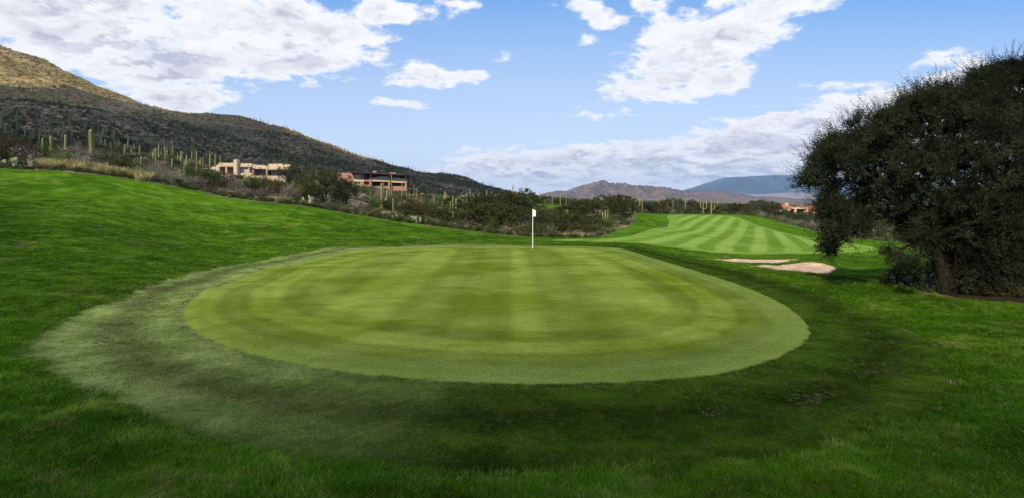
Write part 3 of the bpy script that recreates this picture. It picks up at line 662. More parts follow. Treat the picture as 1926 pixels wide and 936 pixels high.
def joined(kind, k):
    if (kind, k) not in JO:
        _, a, b = PROTO[kind, k]; ms = []
        for me in (a, b):
            v = np.empty(len(me.vertices)*3, np.float32); me.vertices.foreach_get('co', v); f = np.empty(len(me.loops), np.int32); me.loops.foreach_get('vertex_index', f); ms.append((v.reshape(-1, 3), f.reshape(-1, 4)))
        JO[kind, k] = mesh2('bush', ms, [a.materials[0].name, b.materials[0].name])
    return JO[kind, k]

# ---- instanced ground cover (things nobody could count)
def cover(name, pts, scl, rz, idx, meshes, label=None, tilt=None, tone=None):
    pc = bpy.data.collections.new(name+'_kinds')
    for i, me in enumerate(meshes):
        o = bpy.data.objects.new('%s_kind_%02d' % (name, i), me); pc.objects.link(o)
    n = len(pts); me = bpy.data.meshes.new(name); me.vertices.add(n); me.vertices.foreach_set('co', np.asarray(pts, np.float32).ravel())
    rot = np.zeros((n, 3), np.float32); rot[:, 2] = rz
    if tilt is not None: rot[:, :2] = tilt
    s3 = np.asarray(scl, np.float32); s3 = np.repeat(s3[:, None], 3, 1) if s3.ndim == 1 else s3
    for an, av, ty, f in (('rot', rot, 'FLOAT_VECTOR', 'vector'), ('scl', s3, 'FLOAT_VECTOR', 'vector')):
        a = me.attributes.new(an, ty, 'POINT'); a.data.foreach_set(f, av.ravel())
    a = me.attributes.new('idx', 'INT', 'POINT'); a.data.foreach_set('value', np.asarray(idx, np.int32))
    if tone is not None: a = me.attributes.new('tone', 'FLOAT', 'POINT'); a.data.foreach_set('value', np.asarray(tone, np.float32))
    o = link(name, me); o['kind'] = 'stuff'
    ng = bpy.data.node_groups.new(name, 'GeometryNodeTree'); ng.interface.new_socket('Geometry', in_out='INPUT', socket_type='NodeSocketGeometry'); ng.interface.new_socket('Geometry', in_out='OUTPUT', socket_type='NodeSocketGeometry')
    nn = ng.nodes; L = ng.links; gi = nn.new('NodeGroupInput'); go = nn.new('NodeGroupOutput'); ip = nn.new('GeometryNodeInstanceOnPoints'); ci = nn.new('GeometryNodeCollectionInfo')
    ci.inputs[0].default_value = pc; ci.inputs['Separate Children'].default_value = True; ci.inputs['Reset Children'].default_value = True; ip.inputs['Pick Instance'].default_value = True
    def na(nm, ty):
        q = nn.new('GeometryNodeInputNamedAttribute'); q.data_type = ty; q.inputs[0].default_value = nm; return q.outputs[0]
    L.new(gi.outputs[0], ip.inputs['Points']); L.new(ci.outputs[0], ip.inputs['Instance']); L.new(na('idx', 'INT'), ip.inputs['Instance Index']); L.new(na('rot', 'FLOAT_VECTOR'), ip.inputs['Rotation']); L.new(na('scl', 'FLOAT_VECTOR'), ip.inputs['Scale']); L.new(ip.outputs[0], go.inputs[0])
    md = o.modifiers.new('cover', 'NODES'); md.node_group = ng; return o

# ------------------------------------------------------------------ grass
def tuft(rng, n, rad, h0, h1, w, lean, mat):
    a = rng.uniform(0, 2*PI, n); r = rad*np.sqrt(rng.uniform(0, 1, n)); b = np.stack([np.cos(a)*r, np.sin(a)*r, np.full(n, -.012)], 1); h = rng.uniform(h0, h1, n); a2 = rng.uniform(0, 2*PI, n)
    ln = lean*h*rng.uniform(.3, 1.3, n); m = b+np.stack([np.cos(a2)*ln*.3, np.sin(a2)*ln*.3, h*.6], 1); t = b+np.stack([np.cos(a2)*ln, np.sin(a2)*ln, h*rng.uniform(.8, 1, n)], 1)
    s = np.stack([-np.sin(a2), np.cos(a2), 0*a2], 1)*w*.5
    V = np.stack([b-s, b+s, m+s*.85, m-s*.85, t+s*.12, t-s*.12], 1).reshape(-1, 3); o = np.arange(n)[:, None]*6
    return mesh_np('tuft', V, np.concatenate([o+np.array([0, 1, 2, 3]), o+np.array([3, 2, 4, 5])]), MATS[mat], False)
def m_blade_rough(n):
    p = n.pos(); oi = n.new('ShaderNodeObjectInfo'); col = n.scale(rough_col(n, p), n.m('MULTIPLY_ADD', oi.outputs['Random'], .7, .75)); return leafy(n, n.mix(n.mr(oi.outputs['Random'], .93, .97), col, (.20, .20, .09)), .4, .45)
def m_blade_fringe(n):
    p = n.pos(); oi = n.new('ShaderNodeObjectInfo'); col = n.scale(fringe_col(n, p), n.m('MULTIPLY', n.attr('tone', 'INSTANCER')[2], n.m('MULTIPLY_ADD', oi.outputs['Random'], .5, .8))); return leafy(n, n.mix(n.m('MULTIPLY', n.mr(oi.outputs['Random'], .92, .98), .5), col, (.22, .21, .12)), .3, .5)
material('rough_blade', m_blade_rough); material('fringe_blade', m_blade_fringe)
def polar(rng, n, r0, r1, t0=-50, t1=50, k=0.0):
    """points whose density falls as 1/r^2, even over the picture"""
    r = np.exp(rng.uniform(math.log(r0), math.log(r1), n)); t = np.radians(rng.uniform(t0, t1, n)); return r*np.sin(t), r*np.cos(t), r
def grasses():
    rng = np.random.default_rng(5)
    x, y, r = polar(rng, 400000, 3.2, 46, -60, 60)
    keep = (poly_sd(TURF, x, y) > .1) & (poly_sd(FRINGE, x, y)+(fbm(x/.8, y/.8, 3, 12)-.5)*.40 < (rng.random(len(x))**2)*.25) & (poly_sd(FAIR, x, y) < 0) & (poly_sd(BUNK_A, x, y) < -.02) & (poly_sd(BUNK_B, x, y) < -.02)
    x, y, r = x[keep], y[keep], r[keep]; z = ground(x, y); n = len(x)
    lush = fbm(x/.9, y/.9, 3, 21); s = (.55+.9*lush)*rng.uniform(.7, 1.2, n)*np.clip(1.0+.0*r, .5, 2); s *= np.clip(1.0-.010*(r-6), .62, 1)
    sx = s*np.clip(1+(r-6)*.06, 1, 2.6)
    cover('rough_grass', np.column_stack([x, y, z]), np.column_stack([sx, sx, s]), rng.uniform(0, 6.28, n), rng.integers(0, 6, n), [tuft(np.random.default_rng(i), 16, .055, .035, .085, .0055, .75, 'rough_blade') for i in range(6)], tilt=rng.normal(size=(n, 2))*.12)
    x, y, r = polar(rng, 240000, 4.3, 34)
    keep = (poly_sd(GREEN, x, y)+(fbm(x/.22, y/.22, 3, 12)-.5)*.09 < -.0) & (poly_sd(FRINGE, x, y)+(fbm(x/.8, y/.8, 3, 12)-.5)*.40 > -.1); x, y, r = x[keep], y[keep], r[keep]; z = ground(x, y); n = len(x)
    s = (.5+.8*fbm(x/.5, y/.5, 3, 22))*rng.uniform(.7, 1.2, n); sx = s*np.clip(1+(r-6)*.06, 1, 2.4)
    cover('collar_grass', np.column_stack([x, y, z]), np.column_stack([sx, sx, s]), rng.uniform(0, 6.28, n), rng.integers(0, 5, n), tone=1+.32*np.sin(-poly_sd(GREEN, x, y)*4.1), meshes=[tuft(np.random.default_rng(30+i), 14, .05, .014, .040, .0050, 1.0, 'fringe_blade') for i in range(5)], tilt=rng.normal(size=(n, 2))*.1)
grasses()

# ------------------------------------------------------------------ scrub, stones and distant cacti that cover the hill and the desert floor
def bush_low(seed, mat, n=70, leaf=.22):
    f, s = shrub_parts(np.random.default_rng(seed), n, leaf, .6); return mesh_np('bush', *f, MATS[mat], False)
def rock_mesh(seed):
    bm = bmesh.new(); bmesh.ops.create_icosphere(bm, subdivisions=2, radius=.5); rg = np.random.default_rng(seed); d = rg.normal(size=(6, 3))
    for v in bm.verts:
        k = 1+.22*sum(math.sin(3.1*v.co.dot(Vector(q))+i) for i, q in enumerate(d))/3; v.co *= k; v.co.z *= .7; v.co += Vector(rg.normal(size=3)*.02)
    me = bpy.data.meshes.new('rock'); bm.to_mesh(me); bm.free(); me.materials.append(MATS['rock']); return me
HOUSE_PADS = []
def wilds():
    rng = np.random.default_rng(11); BK = [bush_low(1, 'hill_leaf', 90), bush_low(2, 'green_leaf', 80), bush_low(3, 'hill_leaf', 80, .26), bush_low(4, 'olive_leaf', 80), bush_low(5, 'sage_leaf'), bush_low(6, 'dead_twig', 60), bush_low(7, 'rust_leaf')]
    MM = ['mesquite_leaf', 'green_leaf', 'mesquite_leaf', 'olive_leaf', 'sage_leaf', 'dead_twig', 'rust_leaf']
    BF = [bush_low(20+i, MM[i], 520, .085) for i in range(7)]
    RK = [rock_mesh(i) for i in range(4)]
    # hill: even in the world, thinned behind the ridge
    n = 62000; r = np.sqrt(rng.uniform(60**2, 660**2, n)); t = np.radians(rng.uniform(-49, 2, n)); x = r*np.sin(t); y = r*np.cos(t)
    k = (poly_sd(TURF, x, y) < -1.5); x, y, r = x[k], y[k], r[k]; cl = fbm(x/22, y/22, 3, 31); z = ground(x, y)
    up = np.clip(z/60, 0, 1); k = rng.random(len(x)) < np.clip((cl-.28)*3.2, .12, 1)*(1-.45*up); x, y, z, r = x[k], y[k], z[k], r[k]; m = len(x)
    s = rng.uniform(.7, 1.9, m)*(1+.25*(r < 200)); idx = rng.choice(7, m, p=[.27, .20, .17, .12, .07, .10, .07])
    cover('hillside_scrub', np.column_stack([x, y, z]), np.column_stack([s*1.3, s*1.3, s]), rng.uniform(0, 6.28, m), np.where(((z > 58) | ((r > 430) & (x/y > -.40) & (x/y < -.27) & (z > 38))) & (rng.random(m) < .84), 14, idx+np.where(r < 150, 7, 0)), BK+BF+[bush_low(40, 'sunlit_leaf', 90)])  # most hilltop and far ridge scrub takes the painted sunlit colour
    n = 22000; r = np.sqrt(rng.uniform(60**2, 640**2, n)); t = np.radians(rng.uniform(-49, 0, n)); x = r*np.sin(t); y = r*np.cos(t); cl = fbm(x/30, y/16, 4, 33)
    k = (poly_sd(TURF, x, y) < -1.5) & (rng.random(n) < np.clip((cl-.45)*5, .10, 1)); x, y, r, cl = x[k], y[k], r[k], cl[k]; z = ground(x, y); m = len(x); s = rng.uniform(.4, 1.0, m)**1.5*2.6*np.clip(cl*1.8, .6, 1.3)
    cover('hillside_rocks', np.column_stack([x, y, z]), np.column_stack([s*1.2, s, s*.8]), rng.uniform(0, 6.28, m), rng.integers(0, 4, m), RK)
    # desert floor right of the hill
    n = 13000; r = np.exp(rng.uniform(math.log(40), math.log(1500), n)); t = np.radians(rng.uniform(-3, 78, n)); x = r*np.sin(t); y = r*np.cos(t); k = (poly_sd(TURF, x, y) < -1.2) & (poly_sd(FAR_TURF, x, y) < -2)
    x, y, r = x[k], y[k], r[k]; z = ground(x, y); m = len(x); s = rng.uniform(.7, 1.6, m)*np.clip(r/120, .8, 4)**.5
    cover('desert_scrub', np.column_stack([x, y, z]), np.column_stack([s*1.4, s*1.4, s]), rng.uniform(0, 6.28, m), rng.choice(7, m, p=[.30, .14, .20, .14, .10, .07, .05])+np.where(r < 150, 7, 0), BK+BF)
    # low weeds along the turf edge
    n = 14000; e = np.array(TURF); x, y, r = polar(rng, n*6, 40, 170, -48, 40); sd = poly_sd(TURF, x, y); k = (sd < -.2) & (sd > -9) & (rng.random(len(x)) < np.exp(sd/4)); x, y, r = x[k], y[k], r[k]; z = ground(x, y); m = len(x); s = rng.uniform(.15, .5, m)
    cover('edge_weeds', np.column_stack([x, y, z]), np.column_stack([s*1.4, s*1.4, s]), rng.uniform(0, 6.28, m), rng.choice(7, m, p=[.20, .22, .18, .18, .12, .04, .06]), BF)
wilds()

def far_saguaros():
    rng = np.random.default_rng(23); V = []
    for i, arms in enumerate([(), (), (), ((.45, .55, 1.6, .2),), ((.4, .6, 1.5, 3.3), (.5, .5, 1.8, .1)), ()]):
        h = 5; p, rr = column_path(h, .24, [0, .02, -.03, 0, 0, .05][i], 5); pp = [ribbed(p, rr, 8, False)]
        for f, out, ah, az in arms: pp.append(ribbed(*arm_path(h*f, .24, out, ah, .17, az), 6, False))
        V.append(skin('saguaro', *pp))
    n = 3900; r = np.sqrt(rng.uniform(112**2, 610**2, n)); t = np.radians(rng.uniform(-46, -1.5, n)); x = r*np.sin(t); y = r*np.cos(t); cl = fbm(x/45, y/45, 3, 41); z = ground(x, y)
    k = (poly_sd(TURF, x, y) < -6) & (rng.random(n) < np.clip((cl-.36)*3.0, .06, .8)*np.clip(1.1-z/90, .12, 1)); x, y, z, r = x[k], y[k], z[k], r[k]
    px = HX+x/y*FPX; ok = ~((np.abs(px-455) < 110) & (r < 190)) & ~((np.abs(px-700) < 85) & (r > 130) & (r < 262)); x, y, z, r, px = x[ok], y[ok], z[ok], r[ok], px[ok]
    h = 1.5+3.4*rng.random(len(x))**1.6; idx = rng.choice(6, len(x), p=[.3, .25, .2, .1, .08, .07]); big = np.argsort(-(h/r)); one = big[:285]; rest = big[285:]
    where = lambda q, zz: ('low' if zz < 14 else 'midway up' if zz < 40 else 'near the ridge')+(' at the far left' if q < 170 else ' left of the tan house' if q < 360 else ' behind the tan house' if q < 560 else ' between the two houses' if q < 640 else ' behind the brick house' if q < 775 else ' right of the brick house')
    nm = {0: 'bare columnar saguaro', 1: 'straight columnar saguaro', 2: 'straight columnar saguaro', 3: 'one armed saguaro', 4: 'two armed saguaro', 5: 'leaning saguaro'}; nm[1] = nm[2] = nm[0]
    for j in one:
        o = link('saguaro', V[idx[j]], None, (x[j], y[j], z[j]), rng.uniform(0, 6.28)); o.scale = (.50+h[j]/12, )*2+(h[j]/5,)
        l = 'pale green %s %s' % (nm[int(idx[j])], where(px[j], z[j])); tag(o, l, 'cactus', nm[int(idx[j])]+'s '+where(px[j], z[j]))
    s = h[rest]/5; w = .5+h[rest]/12
    cover('distant_saguaros', np.column_stack([x[rest], y[rest], z[rest]]), np.column_stack([w, w, s]), rng.uniform(0, 6.28, len(rest)), idx[rest], V)
far_saguaros()
#@@NEXT
# ------------------------------------------------------------------ mountains on the horizon
def m_mountain(name, ca, cb, cc, s):
    def f(n):
        p = n.pos(); a = n.noise(p, s, 6, .65); b = n.noise(p, s*7, 5, .7)
        col = n.mix(n.mr(a, .35, .65), ca, cb); col = n.mix(n.m('MULTIPLY', n.mr(b, .52, .68), .6), col, cc)
        return pbsdf(n, col, .95, n.bump(n.m('ADD', a, n.m('MULTIPLY', b, .4)), 1.0, .16/s), .1)
    material(name, f)
m_mountain('ridge_rock', (.085, .064, .058), (.175, .130, .110), (.30, .235, .19), .004)
m_mountain('range_rock', (.032, .040, .050), (.068, .078, .088), (.12, .12, .12), .0012)
m_mountain('foothill_soil', (.19, .16, .13), (.30, .26, .21), (.42, .36, .29), .002)
def mountain(name, prof, D, d0, d1, mat, rough, seed, du=5):
    prof = np.array(prof, float); px = np.arange(prof[0, 0], prof[-1, 0]+1, du); py = np.interp(px, prof[:, 0], prof[:, 1]); v = np.concatenate([np.linspace(0, 1, 34), 1+np.linspace(.06, 1, 10)])
    U, Vv = np.meshgrid(px, v); top = CAMZ+(HY-np.interp(U, px, py))/FPX*D; dist = np.where(Vv <= 1, d0+(D-d0)*Vv, D+(d1-D)*(Vv-1)); X = (U-HX)/FPX*D*(.55+.45*dist/D); sh = np.where(Vv <= 1, sstep(-.25, 1.12, Vv)/sstep(-.25, 1.12, np.array(1.0)), 1-sstep(0, 1.1, Vv-1))
    rid = 1-np.abs(fbm(X/(top.max()*.75), dist/(top.max()*3.4), 6, seed, .6)-.5)*3.4; s = np.sin(np.clip(Vv, 0, 1)*PI)
    Z = top*(sh*(1-rough*s*.9)+rough*s*rid*1.0); Z = Z-6
    n0, n1 = len(px), len(v); i = np.arange(n1-1)[:, None]*n0+np.arange(n0-1)[None]; F = np.stack([i, i+1, i+1+n0, i+n0], -1).reshape(-1, 4)
    o = link(name, mesh_np(name, np.stack([X, dist, Z], -1).reshape(-1, 3), F, MATS[mat])); o['kind'] = 'structure'; return o
mountain('mountain_ridge', [(960, 379), (1000, 372), (1020, 363), (1040, 359), (1060, 360), (1085, 350), (1112, 343), (1128, 344), (1150, 345), (1165, 348), (1185, 350), (1205, 353), (1225, 353), (1240, 357), (1270, 359), (1300, 360), (1325, 361), (1350, 366), (1375, 371), (1400, 369), (1430, 373), (1445, 372), (1470, 377), (1500, 376), (1520, 380), (1580, 377), (1660, 380), (1760, 372), (1900, 376), (2100, 378)], 3400, 2300, 4300, 'ridge_rock', .85, 51, 3)
mountain('foothills', [(1230, 377), (1300, 373), (1380, 368), (1405, 365), (1430, 365), (1480, 362), (1520, 363), (1600, 366), (1750, 362), (2000, 368)], 5600, 4400, 6600, 'foothill_soil', .25, 54, 4)
mountain('blue_mountain', [(1180, 378), (1230, 367), (1280, 359), (1305, 352), (1325, 345), (1345, 339), (1362, 334), (1380, 332.5), (1400, 332), (1430, 330), (1460, 329), (1490, 329), (1520, 331), (1560, 333), (1600, 337), (1680, 346), (1760, 352), (1900, 360), (2050, 372)], 8200, 6600, 9600, 'range_rock', .55, 57, 4)

# ------------------------------------------------------------------ building materials
def solid(name, ca, cb, s=1.5, rough=.85, bumpk=.3, spec=.2):
    material(name, lambda n: pbsdf(n, n.mix(n.mr(n.noise(n.pos(), s, 5, .65), .3, .7), ca, cb), rough, n.bump(n.noise(n.pos(), s*8, 4, .7), bumpk, .03), spec))
solid('tan_stucco', (.42, .340, .265), (.50, .41, .325), .5); solid('tan_stucco_deep', (.36, .275, .195), (.43, .33, .24), .7)
solid('dark_roof', (.030, .024, .022), (.045, .036, .032)); solid('pale_band', (.50, .36, .26), (.58, .43, .32)); solid('terracotta', (.34, .13, .075), (.48, .21, .13), 3)
solid('white_frame', (.62, .62, .60), (.70, .70, .68), 3); solid('dark_inside', (.020, .018, .017), (.035, .030, .028), 1); solid('wood_beam', (.20, .14, .09), (.28, .20, .14), 3)
solid('pink_stucco', (.50, .34, .26), (.58, .41, .32), .7); solid('white_paint', (.78, .78, .77), (.83, .83, .82), 3, .5, .05); solid('flag_cloth', (.78, .79, .83), (.84, .85, .88), 20, .9, .1); solid('blue_ink', (.35, .45, .75), (.40, .50, .80), 3)
solid('soil_clod', (.022, .024, .010), (.060, .052, .022), 12, .95, .6)
def m_glass(n):
    b = n.new('ShaderNodeBsdfPrincipled'); b.inputs['Base Color'].default_value = (.05, .065, .075, 1); b.inputs['Roughness'].default_value = .06; b.inputs['Specular IOR Level'].default_value = .9; return b.outputs[0]
material('window_glass', m_glass)
def m_shade(n): return pbsdf(n, (.30, .37, .38), .35, None, .6)
material('blind_glass', m_shade)
def m_brick(n):
    b = n.new('ShaderNodeTexBrick'); n.put(b.inputs['Vector'], n.v('MULTIPLY', n.pos(), (1, 1, 1))); p = n.sep(n.pos()); n.put(b.inputs['Vector'], n.comb(n.m('ADD', p[0], p[1]), p[2], 0.0))
    b.inputs['Color1'].default_value = (.22, .108, .082, 1); b.inputs['Color2'].default_value = (.30, .160, .118, 1); b.inputs['Mortar'].default_value = (.33, .24, .19, 1); b.inputs['Scale'].default_value = 1.6; b.inputs['Mortar Size'].default_value = .012
    return pbsdf(n, n.mix(n.m('MULTIPLY', n.noise(n.pos(), .7, 4, .6), .4), b.outputs[0], (.42, .24, .17)), .9)
material('brick_wall', m_brick)

def boxm(x0, x1, y0, y1, z0, z1, bev=0.0, tilt=0.0):
    bm = bmesh.new(); vs = [bm.verts.new((x, y, z+(tilt*(x-x0)/(x1-x0)))) for x in (x0, x1) for y in (y0, y1) for z in (z0, z1)]
    for f in ((0, 1, 3, 2), (4, 6, 7, 5), (0, 4, 5, 1), (2, 3, 7, 6), (0, 2, 6, 4), (1, 5, 7, 3)): bm.faces.new([vs[i] for i in f])
    if bev: bmesh.ops.bevel(bm, geom=bm.edges[:], offset=bev, segments=2, affect='EDGES')
    bmesh.ops.recalc_face_normals(bm, faces=bm.faces[:]); me = bpy.data.meshes.new('box'); bm.to_mesh(me); bm.free(); return me
class House:
    """a building whose front stands at distance D; pieces are given by where they stand across (px), up (py), and their depth in metres"""
    def __init__(s, name, D, px, py, label, cat='house', group=None):
        s.D = D; x, y, z = P(px, py, D); s.e = empty(name, (x, y, z)); tag(s.e, label, cat, group)
    def box(s, name, a, b, t, u, front, depth, mat, bev=.05, parent=None, tilt=0.0):
        x0, _, z1 = P(a, t, s.D); x1, _, z0 = P(b, u, s.D); L = s.e.location; me = boxm(x0-L.x, x1-L.x, front, front+depth, z0-L.z, z1-L.z, bev, tilt); me.name = name; me.materials.append(MATS[mat])
        return link(name, me, parent or s.e)
    def window(s, a, b, t, u, y, glass='window_glass', frame='white_frame', n=2):
        f = (b-a)/FPX*s.D; k = FPX/s.D; w = s.box('window', a, b, t, t+.10*k, y-.08, .14, frame, 0); s.box('sill', a, b, u-.10*k, u, y-.10, .18, frame, 0, w)
        for i in range(n+1):
            q = a+(b-a)*i/n; s.box('mullion', q-.05*k, q+.05*k, t+.1*k, u-.1*k, y-.06, .11, frame, 0, w)
        for i in range(n):
            q0 = a+(b-a)*i/n; q1 = a+(b-a)*(i+1)/n; s.box('pane', q0+.05*k, q1-.05*k, t+.1*k, u-.1*k, y-.02, .04, glass, 0, w)
H1 = House('adobe_house', 150, 450, 346, 'flat roofed tan adobe house with a square chimney, on the hillside behind the bushes')
b = H1.box
b('wall', 362, 371.5, 319, 352, 1.2, 6, 'tan_stucco', .12); b('wall', 371, 394, 317, 352, 1.0, 8, 'tan_stucco', .12, tilt=.12); b('wall', 393.5, 404.5, 314, 352, .8, 9, 'tan_stucco', .12); b('wall', 404, 411, 310.2, 352, .6, 10, 'tan_stucco', .12)
b('parapet', 410.5, 442.5, 306.7, 314.6, 0, 12, 'tan_stucco', .14); b('wall', 410.6, 442.4, 314.4, 352, 2.6, 8, 'tan_stucco_deep', .05); b('pillar', 423.2, 426.2, 314.5, 352, .15, .6, 'tan_stucco', .08)
ch = b('chimney', 441.8, 449.2, 301.2, 352, -.9, 1.8, 'tan_stucco', .14); b('chimney_cap', 442.3, 448.7, 300.6, 301.4, -.6, 1.2, 'tan_stucco_deep', .04, ch)
b('parapet', 449, 473.8, 307.8, 315, 0, 12, 'tan_stucco', .14); b('wall', 449.1, 473.7, 325.8, 352, .1, 8, 'tan_stucco', .06); b('wall', 449.2, 473.6, 314.9, 326, 1.1, 7, 'tan_stucco_deep', .02); H1.window(450, 465.6, 315.2, 325.8, .9, 'blind_glass', 'wood_beam', 2); b('pillar', 466, 468.6, 314.9, 326, .3, .6, 'tan_stucco_deep', .04)
b('parapet', 473.7, 479.2, 309.8, 317.5, .3, 11, 'tan_stucco', .12); b('parapet', 479.1, 500, 311.2, 318.6, .2, 11, 'tan_stucco', .12); b('wall', 473.8, 541.5, 318, 352, 3.0, 7, 'dark_inside', .0)
b('upper_block', 498, 530.2, 307.6, 314, 2.2, 9, 'tan_stucco', .15); b('upper_block', 530, 541.8, 307.9, 314, 1.4, 9, 'tan_stucco', .15); b('parapet', 499.8, 541.6, 313.6, 320.2, .0, 11, 'tan_stucco', .14)
H1.window(470.4, 498.4, 318.8, 329.5, 2.7, 'window_glass', 'wood_beam', 4); H1.window(502, 520, 320.4, 331, 2.7, 'blind_glass', 'wood_beam', 3); b('pillar', 498.6, 501.6, 318.6, 340, .4, .6, 'tan_stucco', .06); b('pillar', 529, 531.2, 320.2, 340, .4, .5, 'tan_stucco', .06)
b('terrace_wall', 465.6, 480.6, 327.2, 352, -1.4, .5, 'tan_stucco', .08); b('terrace_wall', 480.6, 543, 331.5, 352, -1.4, .5, 'tan_stucco', .08); b('roof_beam', 541.4, 548.6, 320.0, 321.3, .2, 4, 'wood_beam', 0)
for q, t in ((416, 309), (466.8, 311), (488, 315.4), (504, 316.2), (522.5, 311), (538, 317.6)): b('roof_spout', q-.6, q+.8, t-.5, t+.9, -.22, .34, 'wood_beam', 0)
for q, t in ((402, 318.8), (408, 320.6)): b('small_window', q-.9, q+.9, t-.8, t+.9, .55 if q > 405 else .75, .12, 'window_glass', 0)

H2 = House('brick_house', 215, 700, 352, 'long two storey brick house with a thin dark roof and glass railed balconies')
b = H2.box
b('wall', 632, 664.2, 324.8, 360, 1.6, 9, 'brick_wall', .05, tilt=-.15); b('small_window', 650, 653.6, 329.4, 331, 1.5, .15, 'window_glass', 0); b('wall', 664, 684.2, 324.6, 328.7, .3, 9, 'brick_wall', .04); b('wall', 664.1, 684.1, 337.6, 342, .3, 9, 'pale_band', .04)
b('wall', 664, 666, 328.6, 360, .35, 9, 'brick_wall', .04); b('wall', 677.6, 684.2, 328.6, 360, .35, 9, 'brick_wall', .04); b('wall', 665.9, 677.7, 348, 360, .4, 8.5, 'brick_wall', .04); b('inside', 666, 677.6, 328.7, 348, 2.2, 5, 'dark_inside', 0)
H2.window(666, 677.6, 328.8, 337.4, .8, 'window_glass', 'white_frame', 2); H2.window(667, 677.0, 342, 348, .8, 'window_glass', 'white_frame', 2)
b('balcony', 684.1, 695.4, 337.6, 341.8, .2, 4, 'brick_wall', .04); b('inside', 684, 762, 328, 352, 5.0, 4, 'dark_inside', 0); b('column', 695.2, 699.2, 327.5, 360, -.4, 1.0, 'brick_wall', .05); b('column', 730, 734, 328.5, 360, -.4, 1.0, 'brick_wall', .05); b('column', 761.4, 764.6, 329.2, 360, -.4, 1.0, 'brick_wall', .05)
b('balcony', 699.2, 730, 337.8, 341.6, .0, 5, 'pale_band', .04, tilt=-.15); b('balcony', 734, 761.5, 339.2, 343.6, .0, 5, 'pale_band', .04, tilt=-.15)
for a, c, t in ((699.2, 730, 335.3), (734, 761.4, 336.6)):
    r = b('glass_railing', a, c, t, t+2.5, .1, .05, 'blind_glass', 0); b('rail', a, c, t-.25, t, .06, .12, 'white_frame', 0, r)
H2.window(700, 725, 331, 338, 4.6, 'window_glass', 'white_frame', 4); H2.window(736, 747, 332.5, 339.4, 4.6, 'blind_glass', 'white_frame', 2); H2.window(686, 694.5, 342, 348, 3.2, 'blind_glass', 'dark_roof', 1); b('wall', 684, 695.4, 348, 360, .4, 4, 'brick_wall', .04); b('wall', 726, 730.4, 330, 338, 3.5, 1, 'pale_band', .0)
b('wall', 699, 762, 350.5, 360, 1.0, 4, 'brick_wall', .04)
rf = b('roof', 657.5, 767.8, 323.2, 325.3, -3.4, 14.5, 'dark_roof', .03, tilt=-1.35); b('fascia', 684, 762, 326.2, 328.4, .2, .4, 'dark_roof', 0, rf, tilt=-.5)
b('chimney', 697.5, 704, 321.0, 326, 3, 2, 'brick_wall', .05); b('roof_block', 729, 741.5, 324.4, 328, 3, 3, 'brick_wall', .05)

def small_house(name, D, px0, px1, ytop, ybot, label, mat, extras=()):
    h = House(name, D, (px0+px1)/2, ybot, label); h.box('wall', px0, px1, ytop, ybot+8, 0, 9, mat, .1)
    for e in extras: h.box(*e)
    return h
small_house('desert_house', 420, 898, 909.5, 361.8, 366, 'small low tan house at the foot of the hill, half hidden by the mesquites', 'tan_stucco', [('upper_block', 898, 908, 359.4, 361.9, 1, 7, 'tan_stucco', .1), ('small_window', 903, 905, 362.5, 364.5, -.05, .2, 'window_glass', 0)])
small_house('desert_house', 420, 915.5, 931, 361.0, 367, 'longer low tan house just right of the small one at the foot of the hill', 'tan_stucco', [('upper_block', 919, 930.5, 359.6, 361.2, 1, 7, 'tan_stucco', .1), ('small_window', 924, 927, 362.5, 364.5, -.05, .2, 'window_glass', 0)])
small_house('desert_house', 480, 975, 1006, 369.5, 374, 'pale tan house low on the horizon behind the mesquites', 'tan_stucco', [('small_window', 985, 989, 370.5, 372.5, -.05, .2, 'window_glass', 0)])
H3 = House('tile_roof_house', 190, 1508, 404, 'pink stucco house with clay tile roof, chimney and deep porch beside the dark tree')
b = H3.box
b('wall', 1478, 1492, 392, 410, 1.5, 8, 'pink_stucco', .05); b('wall', 1492, 1519, 390.5, 393.6, 0, 9, 'pink_stucco', .05); b('column', 1495.5, 1498.2, 393.4, 410, 0, .8, 'pink_stucco', .04); b('inside', 1498, 1519, 393.5, 410, 2.5, 5, 'dark_inside', 0); b('column', 1518, 1520, 393.4, 410, 0, .8, 'pink_stucco', .04)
r = b('roof', 1474, 1494, 386.5, 391.9, 1.2, 9, 'terracotta', .2, tilt=-.3); b('ridge_cap', 1476, 1492, 385.6, 386.8, 3, 1, 'terracotta', .1, r); b('chimney', 1487.5, 1491, 382, 391, 3, 1.5, 'pink_stucco', .06)
H4 = House('tile_roof_house', 205, 1540, 404, 'house with a broad red tile roof glimpsed at the left edge of the dark tree')
b = H4.box; b('wall', 1523, 1556, 395, 410, 1, 8, 'pink_stucco', .05); b('roof', 1521, 1549, 388.6, 395.4, 0, 10, 'terracotta', .3); b('gable', 1544, 1557, 387.5, 395.3, -.4, 8, 'pink_stucco', .2)
H5 = House('tile_roof_house', 300, 1403, 392, 'distant house whose small red tile roof shows above the mesquites'); H5.box('wall', 1399, 1408, 385.5, 396, 0, 8, 'pink_stucco', .1); H5.box('roof', 1398, 1409, 382.8, 385.6, -.5, 9, 'terracotta', .3)

